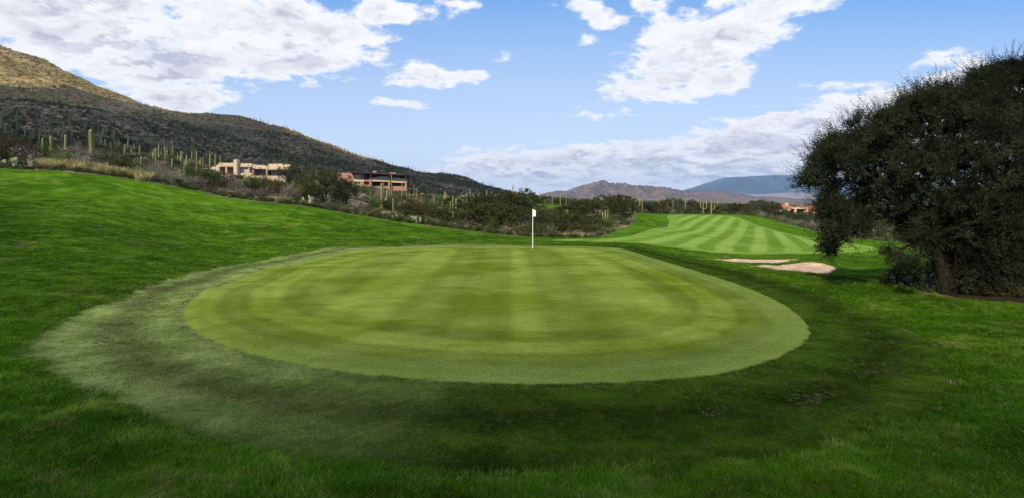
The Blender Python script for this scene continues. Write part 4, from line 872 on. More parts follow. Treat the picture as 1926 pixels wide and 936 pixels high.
# ------------------------------------------------------------------ flagstick
def flag():
    x, y = hits([(1002, 466.5)])[0]; g = gz(x, y); top = CAMZ+(HY-393.5)/FPX*y; e = empty('golf_flagstick', (x, y, g)); tag(e, 'white golf flagstick with a small white flag standing in the hole on the putting green', 'flagstick'); h = top-g; k = y/FPX
    V, F = tubes(np.array([[0, 0, -.05], [0, 0, h*.5]]), np.array([[0, 0, h*.5], [0, 0, h]]), np.array([.019, .017]), np.array([.017, .014]), 12); link('pole', mesh_np('pole', V, F, MATS['white_paint']), e)
    # cloth hanging in loose folds
    n, m = 14, 12; P_ = []; 
    for j in range(m):
        for i in range(n):
            s = i/(n-1); t = j/(m-1); w = .15*(.80+.20*math.sin(t*2.0+.9)); P_.append((.015+s*w, .035*math.sin(s*9+t*2.0)*s, h-.01-t*.40-s*.05*(1-t)*1.6))
    i = np.arange(m-1)[:, None]*n+np.arange(n-1)[None]; F = np.stack([i, i+1, i+1+n, i+n], -1).reshape(-1, 4); V = np.array(P_); V2 = V+np.array([0, .004, 0]); me = mesh_np('flag', np.vstack([V, V2]), np.vstack([F, F[:, ::-1]+len(V)]), MATS['flag_cloth']); fo = link('flag', me, e)
    q = np.array([(.06, 0), (.11, 0.0), (.13, .04), (.09, .07), (.05, .04)]); V = np.array([(a, -.045, h-.22+c) for a, c in q]); me = bpy.data.meshes.new('emblem'); me.from_pydata(V.tolist(), [], [list(range(5))]); me.materials.append(MATS['blue_ink']); link('emblem', me, fo)
    a = np.linspace(0, 2*PI, 24, endpoint=False); R = np.stack([np.cos(a), np.sin(a), 0*a], 1); V = np.vstack([R*.054+[0, 0, .012], R*.060+[0, 0, .012], R*.054-[0, 0, .1]]); i = np.arange(24); j = (i+1) % 24
    link('cup', mesh_np('cup', V, np.vstack([np.stack([i, j, j+24, i+24], 1), np.stack([i, i+48, j+48, j], 1)]), MATS['white_paint']), e)
flag()

# ------------------------------------------------------------------ the big mesquite on the right and its neighbour
def ell(rng, n, c, r, shell=.35):
    v = unit(rng.normal(size=(n, 3)))*(rng.uniform(shell**3, 1, n)**(1/3))[:, None]; return np.array(c)+v*np.array(r)
def big_tree(seed, base, lobes, stems, label, nl=10, nt=7):
    rng = np.random.default_rng(seed); bx_, by_ = base; g = gz(bx_, by_); T = np.vstack([ell(rng, n, (c[0]-bx_, c[1]-by_, c[2]-g), r, sh) for n, c, r, sh in lobes]); T = T[T[:, 2] > .25]
    S = []
    for (ax, ay, hh) in stems: S.append([np.array([ax*.12, ay*.12, -.2]), np.array([ax*.3, ay*.3, hh*.35])+rng.normal(size=3)*.05, np.array([ax*.6, ay*.6, hh*.7])+rng.normal(size=3)*.06, np.array([ax, ay, hh])])
    A, par, cnt, tips = grow(rng, S, T, .55, .32); rad = .0105*cnt**.46
    w = wood(A, par, rad, 6); end = np.concatenate([tips, np.where((cnt < 4))[0]]); c = A[end]; hub = np.array([0, 0, T[:, 2].mean()*.55])
    lv, tw = sprays(rng, c, unit(c-hub), nt, .36, nl, .070, .032, .06, .18, .0035)
    o = c[(np.linalg.norm((c-c.mean(0))/c.std(0), axis=1) > 1.55)]; lv2, tw2 = sprays(rng, o, unit(o-hub+[0, 0, .6]), 3, .72, 15, .054, .018, -.05, .75, .003)
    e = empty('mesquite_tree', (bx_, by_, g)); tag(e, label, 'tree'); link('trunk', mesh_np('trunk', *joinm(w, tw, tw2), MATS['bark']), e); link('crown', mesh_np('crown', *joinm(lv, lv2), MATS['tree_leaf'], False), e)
    return e
def PW(px, py, D): return P(px, py, D)
def fray(seed, n, hull, D, rr=(.35, .85), m=14):
    rng = np.random.default_rng(seed); out = []; hull = np.array(hull, float)
    for k in range(n):
        t = rng.uniform(0, len(hull)-1.001); i = int(t); px, py = hull[i]+(hull[i+1]-hull[i])*(t-i)+rng.normal(size=2)*7; r = rng.uniform(*rr); out.append((m, PW(px, py, D+rng.normal()*.8), (r*1.35, r, r*.75), .0))
    return out
def right_trees():
    D = 15.6; k = D/19.0
    L = [(700, (1800, 325), (3.3, 3.0, 2.7)), (230, (1675, 322), (2.0, 1.9, 1.35)), (50, (1605, 345), (1.1, 1.1, .9)), (50, (1640, 390), (1.0, 1.0, .5)), (170, (1745, 225), (1.4, 1.6, .8)), (60, (1665, 262), (.9, 1.0, .45)), (430, (1815, 430), (1.75, 1.7, 1.35)), (220, (1850, 500), (1.8, 1.3, .95)), (80, (1740, 415), (.9, 1.0, .6))]
    L = [(n, PW(q[0], q[1], D), tuple(v*k for v in r), 0.0) for n, q, r in L]+fray(5, 52, [(1610, 420), (1580, 410), (1555, 380), (1540, 335), (1575, 288), (1635, 252), (1700, 225), (1750, 202), (1800, 188)], D, (.20, .55), 10)+fray(6, 5, [(1575, 448), (1560, 462)], D-.8, (.14, .22), 6)+fray(9, 6, [(1640, 486), (1670, 480), (1700, 488), (1720, 500)], D-.9, (.12, .22), 5)+fray(14, 3, [(1690, 430), (1730, 445), (1760, 460)], D-.5, (.2, .3), 8)
    x, y, _ = PW(1785, 540, D); big_tree(71, (x, y), L, [(-.8, -.2, 1.6), (.2, .3, 1.9), (-.3, -.6, 1.3), (.7, -.1, 1.7)], 'huge dark spreading mesquite tree, its left boughs hanging low over the turf beside the bunkers')
    D = 16.6; k = D/20.5; x, y, _ = PW(1945, 540, D)
    L = [(760, (1940, 300), (3.1, 2.8, 3.0)), (220, (1905, 190), (1.8, 1.8, 1.3)), (80, (1880, 155), (.9, .9, .5)), (240, (1930, 440), (2.8, 1.5, 1.5)), (180, (1900, 505), (2.0, 1.2, .9)), (100, (2050, 330), (2.6, 2.6, 2.6))]
    L = [(n, PW(q[0], q[1], D), tuple(v*k for v in r), 0.0) for n, q, r in L]+fray(8, 30, [(1800, 215), (1830, 185), (1865, 162), (1900, 142), (1960, 135)], D, (.20, .55), 10)
    big_tree(73, (x, y), L, [(-.7, .1, 1.8), (.3, -.3, 2.1), (.8, .3, 1.7)], 'taller dark mesquite tree behind the spreading one, cut off by the right edge')
right_trees()

# ------------------------------------------------------------------ prickly pears
def pad_mesh(name, mat):
    bm = bmesh.new(); bmesh.ops.create_uvsphere(bm, u_segments=10, v_segments=7, radius=.5)
    for v in bm.verts: v.co.y *= .16; z = v.co.z+.5; v.co.x *= .62+.42*z; v.co.z = z
    me = bpy.data.meshes.new(name); bm.to_mesh(me); bm.free(); me.polygons.foreach_set('use_smooth', [True]*len(me.polygons)); me.materials.append(MATS[mat]); return me
PAD = pad_mesh('pad', 'pad_skin'); DPAD = pad_mesh('pad', 'shaded_pad_skin')
from mathutils import Euler, Matrix
def prickly(px, D, wpx, hpx, label, pads=26, size=.26, mat=PAD, seed=0, group=None):
    rng = random.Random(seed+int(px)); x = (px-HX)/FPX*D; g = gz(x, D); e = empty('prickly_pear', (x, D, g)); tag(e, label, 'cactus', group); w = wpx/FPX*D; h = hpx/FPX*D; live = []
    for k in range(pads):
        if k < pads*.34 or not live: p = Vector((rng.uniform(-.45, .45)*w, rng.uniform(-.3, .3)*min(w, 1.2), -.05)); a = rng.uniform(-.5, .5)
        else:
            q, M, s0 = rng.choice(live[-12:]); p = q+M@Vector((rng.uniform(-.3, .3)*s0, 0, .88*s0)); a = rng.uniform(-.75, .75)
            if p.z+size*.8 > h: p.z = rng.uniform(0, max(.02, h-size)); 
        s = size*rng.uniform(.75, 1.15); M = Euler((rng.uniform(-.35, .35), a, rng.uniform(0, 3.1))).to_matrix(); o = link('pad', mat, e, p); o.rotation_euler = M.to_euler(); o.scale = (s, s, s); live.append((p, M, s))
    return e

# ------------------------------------------------------------------ the planted edge, one by one: kind, px, top py, D, width px
NEAR = [
 ('darkdead', 12, 256, 50, 62, 'brush', 'dark brown dead thorn brush at the left end of the turf edge'), ('darkdead', 40, 268, 49, 44, 'brush', 'smaller dark brown dead brush beside the big one at the left end'),
 ('green', 88, 262, 52, 46, 'desert_shrub', 'light green feathery shrub behind the short saguaro at the left'), ('olive', -10, 240, 56, 90, 'mesquite_tree', 'brownish olive tree behind the dark dead brush at the left edge'),
 ('dead', 64, 285, 46, 30, 'brush', 'small pale grey twiggy brush behind the left prickly pear'), ('dead', 138, 273, 48, 86, 'brush', 'big lilac grey leafless brush below the thick saguaro'), ('dead', 160, 292, 45.5, 50, 'brush', 'low lilac grey brush in front of the big leafless one'), ('sage', 118, 283, 46, 34, 'desert_shrub', 'grey green shrub in front of the lilac grey brush'),
 ('rust', 208, 298, 48, 36, 'desert_shrub', 'orange brown low shrub right of the lilac grey brush'), ('darkgreen', 200, 282, 56, 40, 'desert_shrub', 'dark green shrub right of the thick saguaro'), ('darkgreen', 228, 292, 54, 56, 'desert_shrub', 'wide dark green shrub behind the pale dry grass'), ('green', 258, 298, 58, 30, 'desert_shrub', 'fresh green shrub above the sage bushes'),
 ('sage', 262, 309, 48, 44, 'desert_shrub', 'first grey green sage bush right of the dry grass'), ('sage', 292, 304, 51, 42, 'desert_shrub', 'tall grey green sage bush on the turf edge'), ('dead', 300, 302, 58, 40, 'brush', 'pinkish grey brush behind the sage bushes'), ('sage', 322, 316, 49, 50, 'desert_shrub', 'grey green sage bush above the lilac brush'),
 ('darkdead', 285, 328, 46.5, 40, 'brush', 'purple brown low brush under the sage bushes'), ('dead', 312, 331, 46.5, 44, 'brush', 'lilac grey low brush under the sage bushes'), ('darkdead', 335, 336, 47, 34, 'brush', 'dark low brush at the foot of the sage bushes'), ('sage', 350, 328, 48.5, 44, 'desert_shrub', 'sage bush left of the tan house'), ('dead', 372, 330, 50, 38, 'brush', 'grey brush below the left wing of the tan house'), ('darkdead', 388, 345, 48, 34, 'brush', 'dark lilac brush left of the green shrub'), ('rust', 385, 318, 62, 36, 'desert_shrub', 'brownish shrub before the left wing of the tan house'),
 ('green', 408, 320, 53, 44, 'desert_shrub', 'rounded bright green shrub below the tan house porch'), ('rust', 418, 330, 52, 34, 'desert_shrub', 'reddish green shrub beside the bright green one'), ('dead', 415, 354, 47, 40, 'brush', 'low pale grey brush under the bright green shrub'), ('sage', 447, 338, 52, 34, 'desert_shrub', 'blue green sage bush below the chimney of the tan house'), ('dead', 452, 352, 48, 40, 'brush', 'lilac grey brush below the chimney'), ('dead', 470, 354, 48, 40, 'brush', 'silver grey brush below the tan house windows'),
 ('green', 468, 330, 60, 34, 'desert_shrub', 'green shrub under the tan house windows'), ('darkgreen', 484, 336, 57, 36, 'desert_shrub', 'dark green shrub under the tan house windows'), ('rust', 498, 318, 60, 44, 'desert_shrub', 'rust brown shrub in front of the tan house terrace'), ('rust', 524, 326, 58, 46, 'desert_shrub', 'rust brown shrub right of the other rust brown one'), ('dead', 497, 352, 49, 52, 'brush', 'white grey twiggy brush on the turf edge under the rust shrubs'), ('darkdead', 505, 368, 47.5, 40, 'brush', 'dark low brush on the turf edge under the rust shrubs'), ('dead', 545, 345, 50, 46, 'brush', 'lilac grey brush left of the olive mesquite'), ('yellow', 553, 336, 56, 34, 'desert_shrub', 'yellow green shrub left of the olive mesquite'), ('green', 574, 352, 51, 32, 'desert_shrub', 'deep green small shrub at the left foot of the olive mesquite'),
 ('olive', 556, 306, 66, 58, 'mesquite_tree', 'thin grey olive mesquite at the right end of the tan house'), ('olive', 610, 312, 53, 96, 'mesquite_tree', 'large olive mesquite standing between the two houses on the turf edge'), ('olive', 650, 332, 55, 60, 'mesquite_tree', 'grey olive mesquite just right of the large one'), ('mesquite', 592, 350, 51, 50, 'mesquite_tree', 'dark low mesquite under the large olive one'), ('rust', 662, 340, 80, 40, 'desert_shrub', 'rust brown shrub at the left end of the brick house'),
 ('sage', 647, 388, 47.5, 24, 'desert_shrub', 'pale yellow grey shrub at the right foot of the olive mesquites'), ('dead', 676, 376, 50, 34, 'brush', 'tangled grey brown brush below the brick house'), ('dead', 664, 389, 47.5, 26, 'brush', 'low grey brush before the tangled one'), ('darkgreen', 690, 368, 60, 44, 'desert_shrub', 'dark green shrub behind the yellow bush'), ('yellow', 708, 389, 49, 30, 'desert_shrub', 'rounded yellow bush on the turf edge below the tall armed saguaro'), ('darkdead', 694, 392, 48, 22, 'brush', 'brown brush left of the rounded yellow bush'), ('green', 700, 352, 90, 50, 'desert_shrub', 'green shrub just below the brick house'), ('sage', 727, 396, 49, 18, 'desert_shrub', 'small grey shrub right of the rounded yellow bush'),
 ('darkgreen', 735, 374, 66, 40, 'desert_shrub', 'dark shrub between the two thick saguaros'), ('olive', 760, 382, 60, 50, 'desert_shrub', 'brown olive shrub right of the short saguaro'), ('darkgreen', 765, 394, 54, 44, 'desert_shrub', 'dark shrub behind the pale prickly pears'), ('green', 800, 372, 66, 66, 'mesquite_tree', 'green round shrub above the pale prickly pears'), ('olive', 830, 386, 58, 70, 'mesquite_tree', 'olive mesquite left of the U shaped saguaro'), ('darkgreen', 792, 404, 50, 40, 'desert_shrub', 'dark shrub just right of the pale prickly pears'), ('mesquite', 830, 395, 50.5, 44, 'mesquite_tree', 'small black green mesquite on the turf edge'), ('dead', 818, 412, 48, 26, 'brush', 'grey dead brush at the foot of the small black green mesquite'), ('rust', 862, 412, 48, 50, 'desert_shrub', 'brown green shrub on the turf edge below the U shaped saguaro'), ('darkgreen', 850, 405, 53, 50, 'desert_shrub', 'dark shrub under the U shaped saguaro'), ('dead', 872, 380, 80, 26, 'brush', 'grey brush behind the U shaped saguaro'),
 ('mesquite', 905, 366, 58, 90, 'mesquite_tree', 'dark green mesquite right of the U shaped saguaro'), ('mesquite', 950, 358, 60, 104, 'mesquite_tree', 'tall dark mesquite left of the flag'), ('mesquite', 925, 380, 51, 96, 'mesquite_tree', 'dark mesquite at the turf edge left of the flag'), ('mesquite', 985, 390, 50, 86, 'mesquite_tree', 'dark mesquite directly behind the flag'), ('olive', 1030, 398, 54, 80, 'mesquite_tree', 'brownish mesquite right of the flag'), ('mesquite', 1070, 396, 50.5, 84, 'mesquite_tree', 'wide dark mesquite right of the flag at the turf edge'), ('rust', 950, 424, 46.5, 40, 'desert_shrub', 'brown low shrub at the foot of the dark mesquites'), ('mesquite', 1088, 376, 66, 84, 'mesquite_tree', 'dark mesquite behind the wide one'), ('olive', 1122, 376, 72, 70, 'mesquite_tree', 'olive mesquite left of the armed saguaro'), ('mesquite', 1110, 408, 54, 50, 'mesquite_tree', 'low dark mesquite behind the armed saguaro'),
 ('mesquite', 1155, 366, 84, 74, 'mesquite_tree', 'tall dark mesquite behind the armed saguaro'), ('mesquite', 1172, 380, 68, 60, 'mesquite_tree', 'dark mesquite right of the armed saguaro'), ('dead', 1155, 418, 57, 26, 'brush', 'brown leafless brush right of the armed saguaro'), ('dead', 1187, 408, 66, 26, 'brush', 'grey brush at the corner where the turf turns uphill'), ('sage', 1108, 436, 45.5, 28, 'desert_shrub', 'grey shrub on the turf edge below the wide mesquite'), ('dead', 1088, 432, 46, 30, 'brush', 'grey leafless brush in front of the wide mesquite'), ('mesquite', 1135, 402, 62, 44, 'mesquite_tree', 'dense dark mesquite just behind the armed saguaro'), ('darkgreen', 880, 428, 48, 26, 'desert_shrub', 'dark shrub between the brown green shrub and the mesquites'), ('mesquite', 880, 396, 54, 46, 'mesquite_tree', 'dark mesquite directly under the U shaped saguaro'),
]
def near_plants():
    for kind, px, yt, D, w, name, lab in NEAR:
        plant(kind, px, yt, D, w, name, lab, 'tree' if name == 'mesquite_tree' else 'shrub')
    k = 0
    for px in list(range(64, 262, 9))+[266, 275]:
        D = 43.6+random.uniform(0, 1.8); plant('drygrass', px+random.uniform(-3, 3), float(np.interp(px, [60, 150, 300], [319, 327, 347]))-random.uniform(17, 28), D, random.uniform(20, 30), 'dry_grass_clump', 'clump of tall pale dry grass in the row along the upper left turf edge', 'grass clump', 'dry grass clumps on the upper left turf edge', False); k += 1
    for px in (512, 522, 532, 543): plant('drygrass', px, 369+random.uniform(-2, 3), 47, 14, 'dry_grass_clump', 'clump of golden dry grass below the rust brown shrubs', 'grass clump', 'golden grass below the rust brown shrubs', False)
    for px, t in ((432, 358), (437, 362)): plant('drygrass', px, t, 47, 12, 'dry_grass_clump', 'small yellow grass clump below the tan house chimney', 'grass clump', 'yellow grass below the chimney', False)
    for px in range(1048, 1180, 9): plant('drygrass', px, 438-(px-1110)*.10*(px > 1110), 44.5+max(0, px-1100)*.13, 14, 'dry_grass_clump', 'small straw coloured grass clump at the foot of the mesquites right of the flag', 'grass clump', 'straw grass right of the flag', False)
    for px in (985, 994, 722, 729): plant('drygrass', px, 437 if px > 900 else 397, 44.4 if px > 900 else 48, 10, 'dry_grass_clump', 'tiny straw grass tuft %s' % ('behind the flag' if px > 900 else 'right of the rounded yellow bush'), 'grass clump', 'tiny tufts '+('behind the flag' if px > 900 else 'by the yellow bush'), False)
    prickly(14, 43.6, 34, 26, 'grey green prickly pear at the far left end of the turf edge', 22, .34); prickly(48, 43.8, 34, 26, 'grey green prickly pear between the left end one and the dry grass', 24, .34, seed=3); prickly(190, 46.5, 22, 24, 'bluish prickly pear right of the lilac grey brush', 16, .28, seed=5)
    prickly(576, 47, 34, 18, 'pale prickly pear at the left foot of the olive mesquite', 26, .26); prickly(752, 46.6, 26, 13, 'pale prickly pear on the turf edge below the short thick saguaro', 20, .24); prickly(774, 46.4, 24, 12, 'pale prickly pear in the middle of the row on the turf edge', 20, .24, seed=9); prickly(792, 46.2, 20, 13, 'pale prickly pear at the right end of the row on the turf edge', 18, .24, seed=2); prickly(1092, 45, 22, 10, 'small pale prickly pear among the straw grass right of the flag', 16, .22)
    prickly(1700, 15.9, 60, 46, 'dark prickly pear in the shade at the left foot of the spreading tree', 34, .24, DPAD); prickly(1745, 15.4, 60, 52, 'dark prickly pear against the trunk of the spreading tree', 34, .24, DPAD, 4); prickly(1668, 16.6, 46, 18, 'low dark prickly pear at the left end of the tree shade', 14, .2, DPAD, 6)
    for px, t, w, D, kd in ((1810, 478, 110, 17.5, 'darkgreen'), (1880, 470, 120, 17, 'darkgreen'), (1950, 470, 120, 17, 'darkgreen'), (1845, 505, 80, 15.6, 'darkdead'), (1905, 520, 70, 15.0, 'darkdead'), (1790, 512, 60, 15.9, 'darkgreen'), (1724, 486, 66, 17.2, 'darkgreen'), (1860, 520, 70, 15.1, 'darkgreen'), (1915, 528, 70, 14.6, 'darkgreen')):
        plant(kd, px, t, D, w, 'undergrowth_shrub', {1810: 'shrub in deep shade just right of the trunk of the spreading tree', 1880: 'shrub in deep shade below the taller tree', 1950: 'shrub in deep shade at the right edge of the picture', 1845: 'dead brush in the shade right of the spreading tree trunk', 1724: 'dark leafy shrub behind the prickly pears at the foot of the spreading tree', 1790: 'low leafy shrub in deep shade beside the trunk of the spreading tree', 1860: 'low leafy shrub near the dirt edge between the two dark trees', 1915: 'low leafy shrub near the dirt edge at the right side of the picture', 1905: 'low dead brush near the dirt edge under the taller tree'}[px], 'shrub')
near_plants()
def near_saguaros():
    S = saguaro
    S(175, 244, 62, 9.5, 'thick single saguaro rising behind the lilac grey brush', lean=-.05); S(96, 256, 58, 5.5, 'short thick saguaro inside the light green shrub'); S(52, 262, 60, 3.6, 'thin saguaro beside the light green shrub'); S(2, 209, 185, 4.0, 'tall saguaro at the left edge of the picture')
    for px, t, D, w, l in ((118, 229, 165, 3, 'tall thin saguaro above the light green shrub'), (77, 235, 180, 3, 'saguaro on the slope above the dark dead brush'), (84, 236, 182, 3.2, 'saguaro just right of its twin above the dark dead brush'), (10, 234, 175, 3.4, 'leaning saguaro near the left edge of the picture'), (110, 237, 180, 2.8, 'saguaro left of the tall thin one'), (23, 243, 160, 4, 'stout saguaro above the dark dead brush'), (147, 257, 155, 3, 'saguaro left of the thick single one'), (190, 257, 152, 3, 'saguaro right of the thick single one')): S(px, t, D, w, l, fine=False)
    for px, t, D, w, l in ((286, 291, 120, 3, 'saguaro above the sage bushes'), (299, 290, 130, 3, 'saguaro behind the pinkish grey brush'), (335, 293, 128, 4, 'pale stout saguaro above the sage bushes, left of the house'), (351, 293, 124, 3.4, 'saguaro close beside the pale stout one'), (347, 304, 105, 2.6, 'short saguaro in front of the pale stout one'), (370, 286, 95, 3, 'tall dark saguaro at the left tip of the tan house'), (395, 290, 170, 3.6, 'stout saguaro behind the left wing of the tan house'), (405, 291, 175, 3, 'saguaro behind the stepped wall of the tan house')): S(px, t, D, w, l, fine=False)
    S(718, 345, 68, 5.6, 'tall thick saguaro with low upturned arms below the brick house', ((.30, .70, 1.5, .1), (.22, .55, .8, .5), (.25, .55, .7, 3.3))); S(739.5, 373, 58, 4.6, 'short thick saguaro right of the tall armed one'); S(736.5, 329, 100, 2.2, 'very tall thin saguaro in front of the brick house balcony', fine=False); S(722, 341, 90, 2.0, 'thin saguaro touching the tall armed one', fine=False); S(733, 340, 105, 2.6, 'saguaro in front of the middle brick column', fine=False)
    for px, t, D, w, l in ((664, 350, 90, 1.8, 'thin saguaro under the left end of the brick house'), (660, 354, 85, 1.6, 'thinner saguaro beside it under the left end of the brick house'), (669, 352, 92, 1.8, 'saguaro under the corner window of the brick house'), (678, 349, 84, 2.6, 'leaning pale saguaro below the brick house windows'), (697, 361, 76, 1.8, 'short saguaro left of the tall armed one'), (706, 361, 74, 2.2, 'white topped short saguaro left of the tall armed one'), (756, 344, 120, 2.0, 'saguaro by the right brick column'), (770, 361, 95, 1.8, 'saguaro right of the very tall thin one'), (779, 348, 120, 2.0, 'saguaro right of the brick house'), (784, 353, 105, 2.2, 'white topped saguaro right of the brick house'), (765, 340, 130, 1.8, 'saguaro beside the right end of the brick house')): S(px, t, D, w, l, fine=False)
    S(816, 370, 84, 2.4, 'saguaro above the olive mesquite', fine=False); S(832, 378, 72, 2.2, 'saguaro right of the sandy outcrop', fine=False); S(852, 371, 60, 4, 'thick saguaro left of the U shaped one'); S(847, 379, 62, 2.6, 'dark saguaro touching the thick one', fine=False); S(852.5, 399, 54, 2.4, 'small white topped saguaro in front of the thick one')
    S(871, 372, 62, 2.6, 'U shaped saguaro with one long curved arm', ((.12, .85, 2.3, PI),)); S(878, 364, 64, 3.0, 'tall saguaro right of the U shaped one', ((.35, .35, 1.1, 3.4),))
    S(1138.5, 396, 58, 3.4, 'saguaro with two short arms at the turf edge right of the flag', ((.42, .32, .9, PI), (.38, .28, .7, 0.1), (.5, .3, .5, 1.4))); S(1121, 394, 66, 2.0, 'thin saguaro left of the two armed one', fine=False); S(1127, 396, 70, 1.8, 'short saguaro just left of the two armed one', fine=False); S(1143.5, 394, 66, 2.4, 'saguaro right behind the two armed one', fine=False); S(1112, 395, 72, 2.0, 'saguaro farther left of the two armed one', fine=False)
    S(1068, 394, 62, 2.0, 'saguaro rising from the wide mesquite right of the flag', fine=False); S(1065, 395, 63, 1.8, 'twin saguaro in the wide mesquite right of the flag', fine=False); S(1013, 396, 58, 2.4, 'short saguaro just right of the flag', fine=False); S(998, 380, 120, 2.0, 'saguaro left of the far green patch', fine=False); S(1005, 388, 100, 1.6, 'small saguaro above the flag', fine=False)
    for px, t, D, w, l in ((965, 348, 130, 2.2, 'tallest saguaro on the skyline left of the flag'), (945, 357, 140, 1.6, 'thin saguaro on the skyline left of the tallest'), (971, 360, 135, 1.6, 'saguaro just right of the tallest on the skyline'), (960, 357, 150, 1.4, 'thin saguaro just left of the tallest on the skyline'), (998, 357, 145, 3.0, 'stout saguaro on the skyline above the flag'), (992, 364, 150, 1.8, 'shorter saguaro left of the stout one above the flag'), (1006, 362, 160, 1.8, 'saguaro right of the stout one above the flag'), (1016, 361, 170, 1.6, 'saguaro against the purple ridge above the green patch'), (1039, 365, 170, 1.6, 'saguaro above the middle of the green patch'), (1054, 367, 170, 1.8, 'saguaro above the right part of the green patch'), (1065, 365, 170, 1.6, 'saguaro at the right end of the green patch'), (1088, 369, 150, 1.8, 'saguaro before the foot of the purple ridge')): S(px, t, D, w, l, fine=False)
    S(1175, 361, 110, 2.4, 'tall saguaro in the group below the purple ridge', fine=False); S(1185, 363, 105, 2.6, 'saguaro right of the tall one below the purple ridge', fine=False); S(1195, 364, 100, 2.6, 'pale forked saguaro skeleton below the purple ridge', ((.35, .9, 1.6, .1), (.45, .6, 1.4, 3.2)), fine=False); S(1181, 374, 110, 1.8, 'short saguaro between the taller two', fine=False)
    S(1239, 362, 165, 2.6, 'tall saguaro on the skyline above the fairway', ((.5, .7, 1.2, 3.1),), fine=False); S(1255, 370, 170, 2.0, 'saguaro right of the tall one above the fairway', fine=False); S(1289, 368, 160, 2.6, 'brownish saguaro behind the top of the fairway', ((.6, .6, 1.4, .2),), fine=False); S(1323, 379, 145, 2.6, 'three pronged saguaro behind the middle of the fairway top', ((.4, .9, 2.0, 0), (.45, .8, 1.8, PI)), fine=False); S(1338, 378, 142, 3.0, 'pale saguaro with a low arm behind the fairway top', ((.35, .9, 1.2, 0),), fine=False); S(1350, 373, 170, 2.6, 'dark saguaro on the skyline right of the pale one', fine=False); S(1208, 374, 130, 1.8, 'thin saguaro at the left end of the fairway top', fine=False); S(1266, 376, 165, 1.8, 'small saguaro on the skyline above the fairway', fine=False)
near_saguaros()
def mid_band():
    """mesquites and shrubs behind the turf on the right and along the middle skyline, row by row"""
    rng = random.Random(4)
    top = lambda px: np.interp(px, [1190, 1230, 1260, 1300, 1330, 1370, 1400, 1440, 1465, 1490, 1530, 1600, 1700], [380, 377, 372, 378, 386, 386, 382, 376, 384, 396, 400, 406, 412])
    edge = lambda px: np.interp(px, [1190, 1205, 1260, 1320, 1380, 1430, 1480, 1530, 1580, 1640, 1720], [104, 134, 150, 150, 142, 128, 111, 99, 90, 84, 78])
    def spot(px): return 'behind the left part of the fairway' if px < 1290 else 'behind the middle of the fairway' if px < 1400 else 'behind the right part of the fairway' if px < 1500 else 'beyond the turf beside the dark tree'
    px = 1196
    while px < 1720:          # back row, on the skyline
        D = edge(px)+rng.uniform(14, 50); plant(rng.choice(['mesquite', 'mesquite', 'olive', 'mesquite']), px, top(px)+rng.uniform(-2, 5), D, rng.uniform(30, 48), 'mesquite_tree', 'tall dark mesquite on the skyline '+spot(px), 'tree', 'skyline mesquites '+spot(px), px < 1600); px += rng.uniform(13, 20)
    px = 1192
    while px < 1720:          # front row
        D = edge(px)+rng.uniform(3, 9); h = rng.uniform(2.2, 3.6) if px < 1420 else rng.uniform(1.2, 2.2); x = (px-HX)/FPX*D; g = gz(x, D); yt = HY-(g+h-CAMZ)/D*FPX
        plant(rng.choice(['mesquite', 'olive', 'mesquite', 'rust', 'darkgreen'] if px < 1420 else ['sage', 'olive', 'green', 'rust', 'sage', 'dead']), px, yt, D, h*FPX/D*rng.uniform(1.2, 1.6), 'desert_shrub', 'low bushy shrub at the turf edge '+spot(px), 'shrub', 'turf edge shrubs '+spot(px), False); px += rng.uniform(8, 13)
    for q in range(44):       # between them on the right, where the ground falls away
        px = rng.uniform(1400, 1700); D = edge(px)+rng.uniform(8, 60); h = rng.uniform(1.4, 2.6); x = (px-HX)/FPX*D; g = gz(x, D)
        plant(rng.choice(['olive', 'sage', 'mesquite', 'green', 'rust']), px, HY-(g+h-CAMZ)/D*FPX, D, h*FPX/D*1.5, 'desert_shrub', 'grey green shrub in the hollow '+spot(px), 'shrub', 'hollow shrubs '+spot(px), False)
    def where(px): return 'below the tan house' if px < 560 else 'between the two houses' if px < 640 else 'below the brick house' if px < 770 else 'left of the flag' if px < 990 else 'around the far green patch' if px < 1100 else 'below the purple ridge'
    for q in range(230):      # scattered trees of the middle distance
        px = rng.uniform(-10, 1200); D = rng.uniform(66, 175) if px < 900 else rng.uniform(90, 260)
        if 970 < px < 1090 and D < 168: continue
        if abs(px-455) < 105 and 100 < D < 165: continue
        if abs(px-700) < 80 and 150 < D: continue
        h = rng.uniform(1.3, 3.0); x = (px-HX)/FPX*D; g = gz(x, D); yt = HY-(g+h-CAMZ)/D*FPX
        kd = rng.choice(['mesquite', 'mesquite', 'olive', 'green', 'darkgreen', 'rust', 'dead']); t = kd in ('mesquite', 'olive')
        w_ = where(px) if px >= 330 else 'above the dry grass'
        plant(kd, px, yt, D, h*FPX/D*rng.uniform(1.2, 1.6), 'mesquite_tree' if t else 'desert_shrub', ('dark rounded mesquite ' if t else 'bare grey brush ' if kd == 'dead' else 'rust brown shrub ' if kd == 'rust' else 'dark leafy shrub ' if kd == 'darkgreen' else 'light green shrub ')+w_, 'tree' if t else 'shrub', ('mesquites ' if t else kd+' shrubs ')+w_, False)
    px = 900
    while px < 1205:          # skyline row in the centre
        D = rng.uniform(170, 230); plant(rng.choice(['mesquite', 'olive']), px, np.interp(px, [900, 960, 1010, 1060, 1120, 1160, 1200], [366, 369, 373, 377, 380, 373, 379])+rng.uniform(-3, 4), D, rng.uniform(22, 40), 'mesquite_tree', 'dark mesquite on the centre skyline below the sky, left of the fairway', 'tree', 'mesquites on the centre skyline', False); px += rng.uniform(9, 15)
mid_band()

